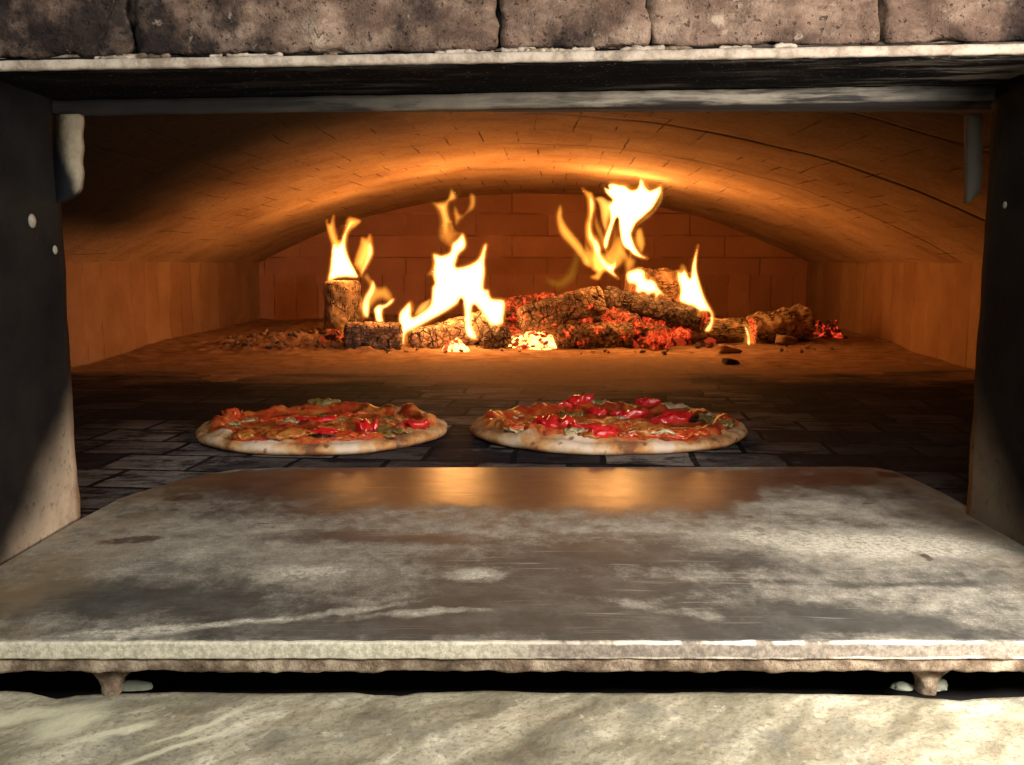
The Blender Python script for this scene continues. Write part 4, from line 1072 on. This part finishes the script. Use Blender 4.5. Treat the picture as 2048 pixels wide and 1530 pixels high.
b3 = cr_([(225, 375), (245, 440), (250, 520), (290, 600), (360, 690), (440, 790), (500, 880), (540, 960), (560, 1060), (480, 1040), (440, 970), (380, 890), (300, 800), (230, 720), (190, 620), (178, 500), (195, 430)])
b4 = cr_([(940, 1180), (945, 1120), (1000, 1090), (1080, 1072), (1140, 1100), (1160, 1180), (1220, 1190), (1270, 1230), (1300, 1290), (1400, 1412), (1310, 1360), (1262, 1425), (1245, 1350), (1180, 1370), (1130, 1340), (1075, 1350), (1040, 1320), (1040, 1260), (970, 1240)])
b5 = cr_([(1040, 650), (1110, 620), (1150, 720), (1160, 820), (1120, 920), (1060, 860), (1025, 760)])
b6 = cr_([(60, 1150), (200, 1170), (300, 1060), (350, 900), (420, 860), (460, 950), (440, 1080), (400, 1200), (260, 1320), (120, 1300), (50, 1230)])
b7 = cr_([(960, 870), (1000, 900), (1000, 960), (960, 1060), (950, 1090), (940, 1040), (975, 960)])
b8 = cr_([(490, 760), (560, 850), (700, 900), (760, 850), (850, 700), (950, 860), (930, 1000), (860, 1080), (760, 1120), (620, 1120), (540, 1080), (470, 1000)])
flame('tallest flame with a wide white crown licking toward the vault', [('core', b1, 2.22, dict(hmax=.028, wob=.03, sharp=.012)), ('mid', b1l, 2.23, dict(hmax=.012, sharp=.009)), ('mid', b1o, 2.22, dict(hmax=.010, sharp=.012)),
      ('fringe', b1, 2.22, dict(grow=.006, hmax=.014, sharp=.009, expo=1.7)), ('glow', b5, 2.24, dict(hmax=.022)), ('soft', b7, 2.22, dict(hmax=.010, sharp=.005)), ('glow', b8, 2.25, dict(hmax=.014))], 2.22)
b9 = cr_([(870, 780), (930, 860), (1000, 930), (1060, 970), (1050, 1060), (1010, 1110), (960, 1160), (920, 1100), (900, 1000), (860, 900)])
b10 = cr_([(700, 860), (740, 850), (770, 770), (800, 640), (830, 600), (850, 700), (840, 820), (800, 930), (770, 1010), (730, 980), (700, 920)])
b11 = cr_([(600, 420), (640, 560), (680, 660), (700, 760), (690, 850), (650, 800), (610, 700), (580, 600)])
flame('faint orange veil joining the tallest flame to the logs', [('soft', b9, 2.2, dict(hmax=.022)), ('soft', b10, 2.21, dict(hmax=.018)), ('glow', b11, 2.22, dict(hmax=.014))], 2.2)
def strand(a, b, c, wd):
    a, b, c = Vector(a), Vector(b), Vector(c); L_, R_ = [], []
    for k in range(7):
        t = k / 6; q = a * (1 - t) ** 2 + b * 2 * t * (1 - t) + c * t * t
        d = ((b - a) * (1 - t) + (c - b) * t).normalized(); nn = Vector((-d.y, d.x)) * wd * (math.sin(math.pi * min(1, t * .9 + .08)) ** .7)
        L_.append(tuple(q + nn)); R_.append(tuple(q - nn))
    return L_ + R_[::-1]
wisps = [strand(cr_([(700, 1010)])[0], cr_([(800, 850)])[0], cr_([(830, 560)])[0], 2.2), strand(cr_([(960, 1080)])[0], cr_([(1000, 960)])[0], cr_([(980, 820)])[0], 3.0),
         strand(cr_([(600, 1080)])[0], cr_([(480, 880)])[0], cr_([(500, 560)])[0], 2.2), strand(cr_([(1120, 930)])[0], cr_([(1170, 760)])[0], cr_([(1120, 620)])[0], 1.8),
         strand(cr_([(760, 1010)])[0], cr_([(700, 820)])[0], cr_([(640, 520)])[0], 4.0), strand(cr_([(880, 1000)])[0], cr_([(860, 800)])[0], cr_([(920, 560)])[0], 3.4)]
flame('thin orange strands rising between the tallest flame and the logs', [('soft', w_, 2.2 + .008 * i, dict(hmax=.009, sharp=.005, wob=.01)) for i, w_ in enumerate(wisps)], 2.2)
flame('slender wavy flame directly left of the tallest flame', [('core', b2c, 2.19, dict(hmax=.012, sharp=.009)), ('mid', b2, 2.19, dict(hmax=.010, sharp=.009)), ('fringe', b2, 2.19, fringe)], 2.19)
flame('thin curved orange flame bending left above the leaning log', [('soft', b3, 2.2, dict(hmax=.016, sharp=.008)), ('glow', b3, 2.2, dict(grow=.004, hmax=.012)), ('olive', b6, 2.24, dict(hmax=.030, sharp=.03))], 2.2)
flame('row of small bright flames along the top of the black log', [('core', b4, 2.15, dict(hmax=.014, sharp=.010)), ('fringe', b4, 2.15, fringe)], 2.15)
r1 = c4([(1412, 1015), (1418, 930), (1400, 860), (1395, 800), (1430, 800), (1450, 780), (1480, 815), (1497, 840), (1510, 740), (1530, 660), (1556, 590), (1548, 700), (1550, 780), (1575, 880), (1610, 990), (1650, 1070), (1667, 1105), (1670, 1170), (1642, 1240), (1600, 1236), (1640, 1170), (1640, 1105), (1600, 1098), (1555, 1130), (1540, 1070), (1470, 1045)])
r1v = c4([(1385, 850), (1372, 780), (1400, 770), (1420, 730), (1460, 745), (1480, 800), (1450, 860), (1430, 960), (1400, 940)])
flame('pointed flame burning at the lower end of the black log', [('core', r1, 2.11, dict(hmax=.016, sharp=.010)), ('fringe', r1, 2.11, fringe), ('soft', r1v, 2.12, dict(hmax=.010, sharp=.006))], 2.11)
flame('tiny white flame between the short log and the thick log', [('core', [(1487, 646), (1496, 660), (1499, 675), (1498, 690), (1493, 688), (1493, 670)], 2.14, dict(hmax=.006, sharp=.003)), ('soft', [(1485, 640), (1505, 655), (1512, 690), (1490, 690), (1488, 665)], 2.14, dict(hmax=.008, sharp=.005))], 2.14)
# loose sparks rising near the vault
for k, (a, b, lab) in enumerate([((1098, 330), (1105, 356), 'thin orange spark streak left of the tallest flame, near the vault'), ((765, 384), (782, 374), 'faint spark streak above the upright log flame')]):
    d = Vector((b[0] - a[0], b[1] - a[1])); nrm = Vector((-d.y, d.x)).normalized() * 1.0
    A, B = Vector(a), Vector(b); mid = (A + B) / 2
    t = P(mid.x, mid.y, 2.1)
    e = tag(empty('spark', t), lab, 'spark', 'sparks above the fire')
    flame_mesh('spark_streak', [tuple(A), tuple(mid + nrm), tuple(B), tuple(mid - nrm)], 2.1, MF['soft'], e, t, hmax=.003, sharp=.002)
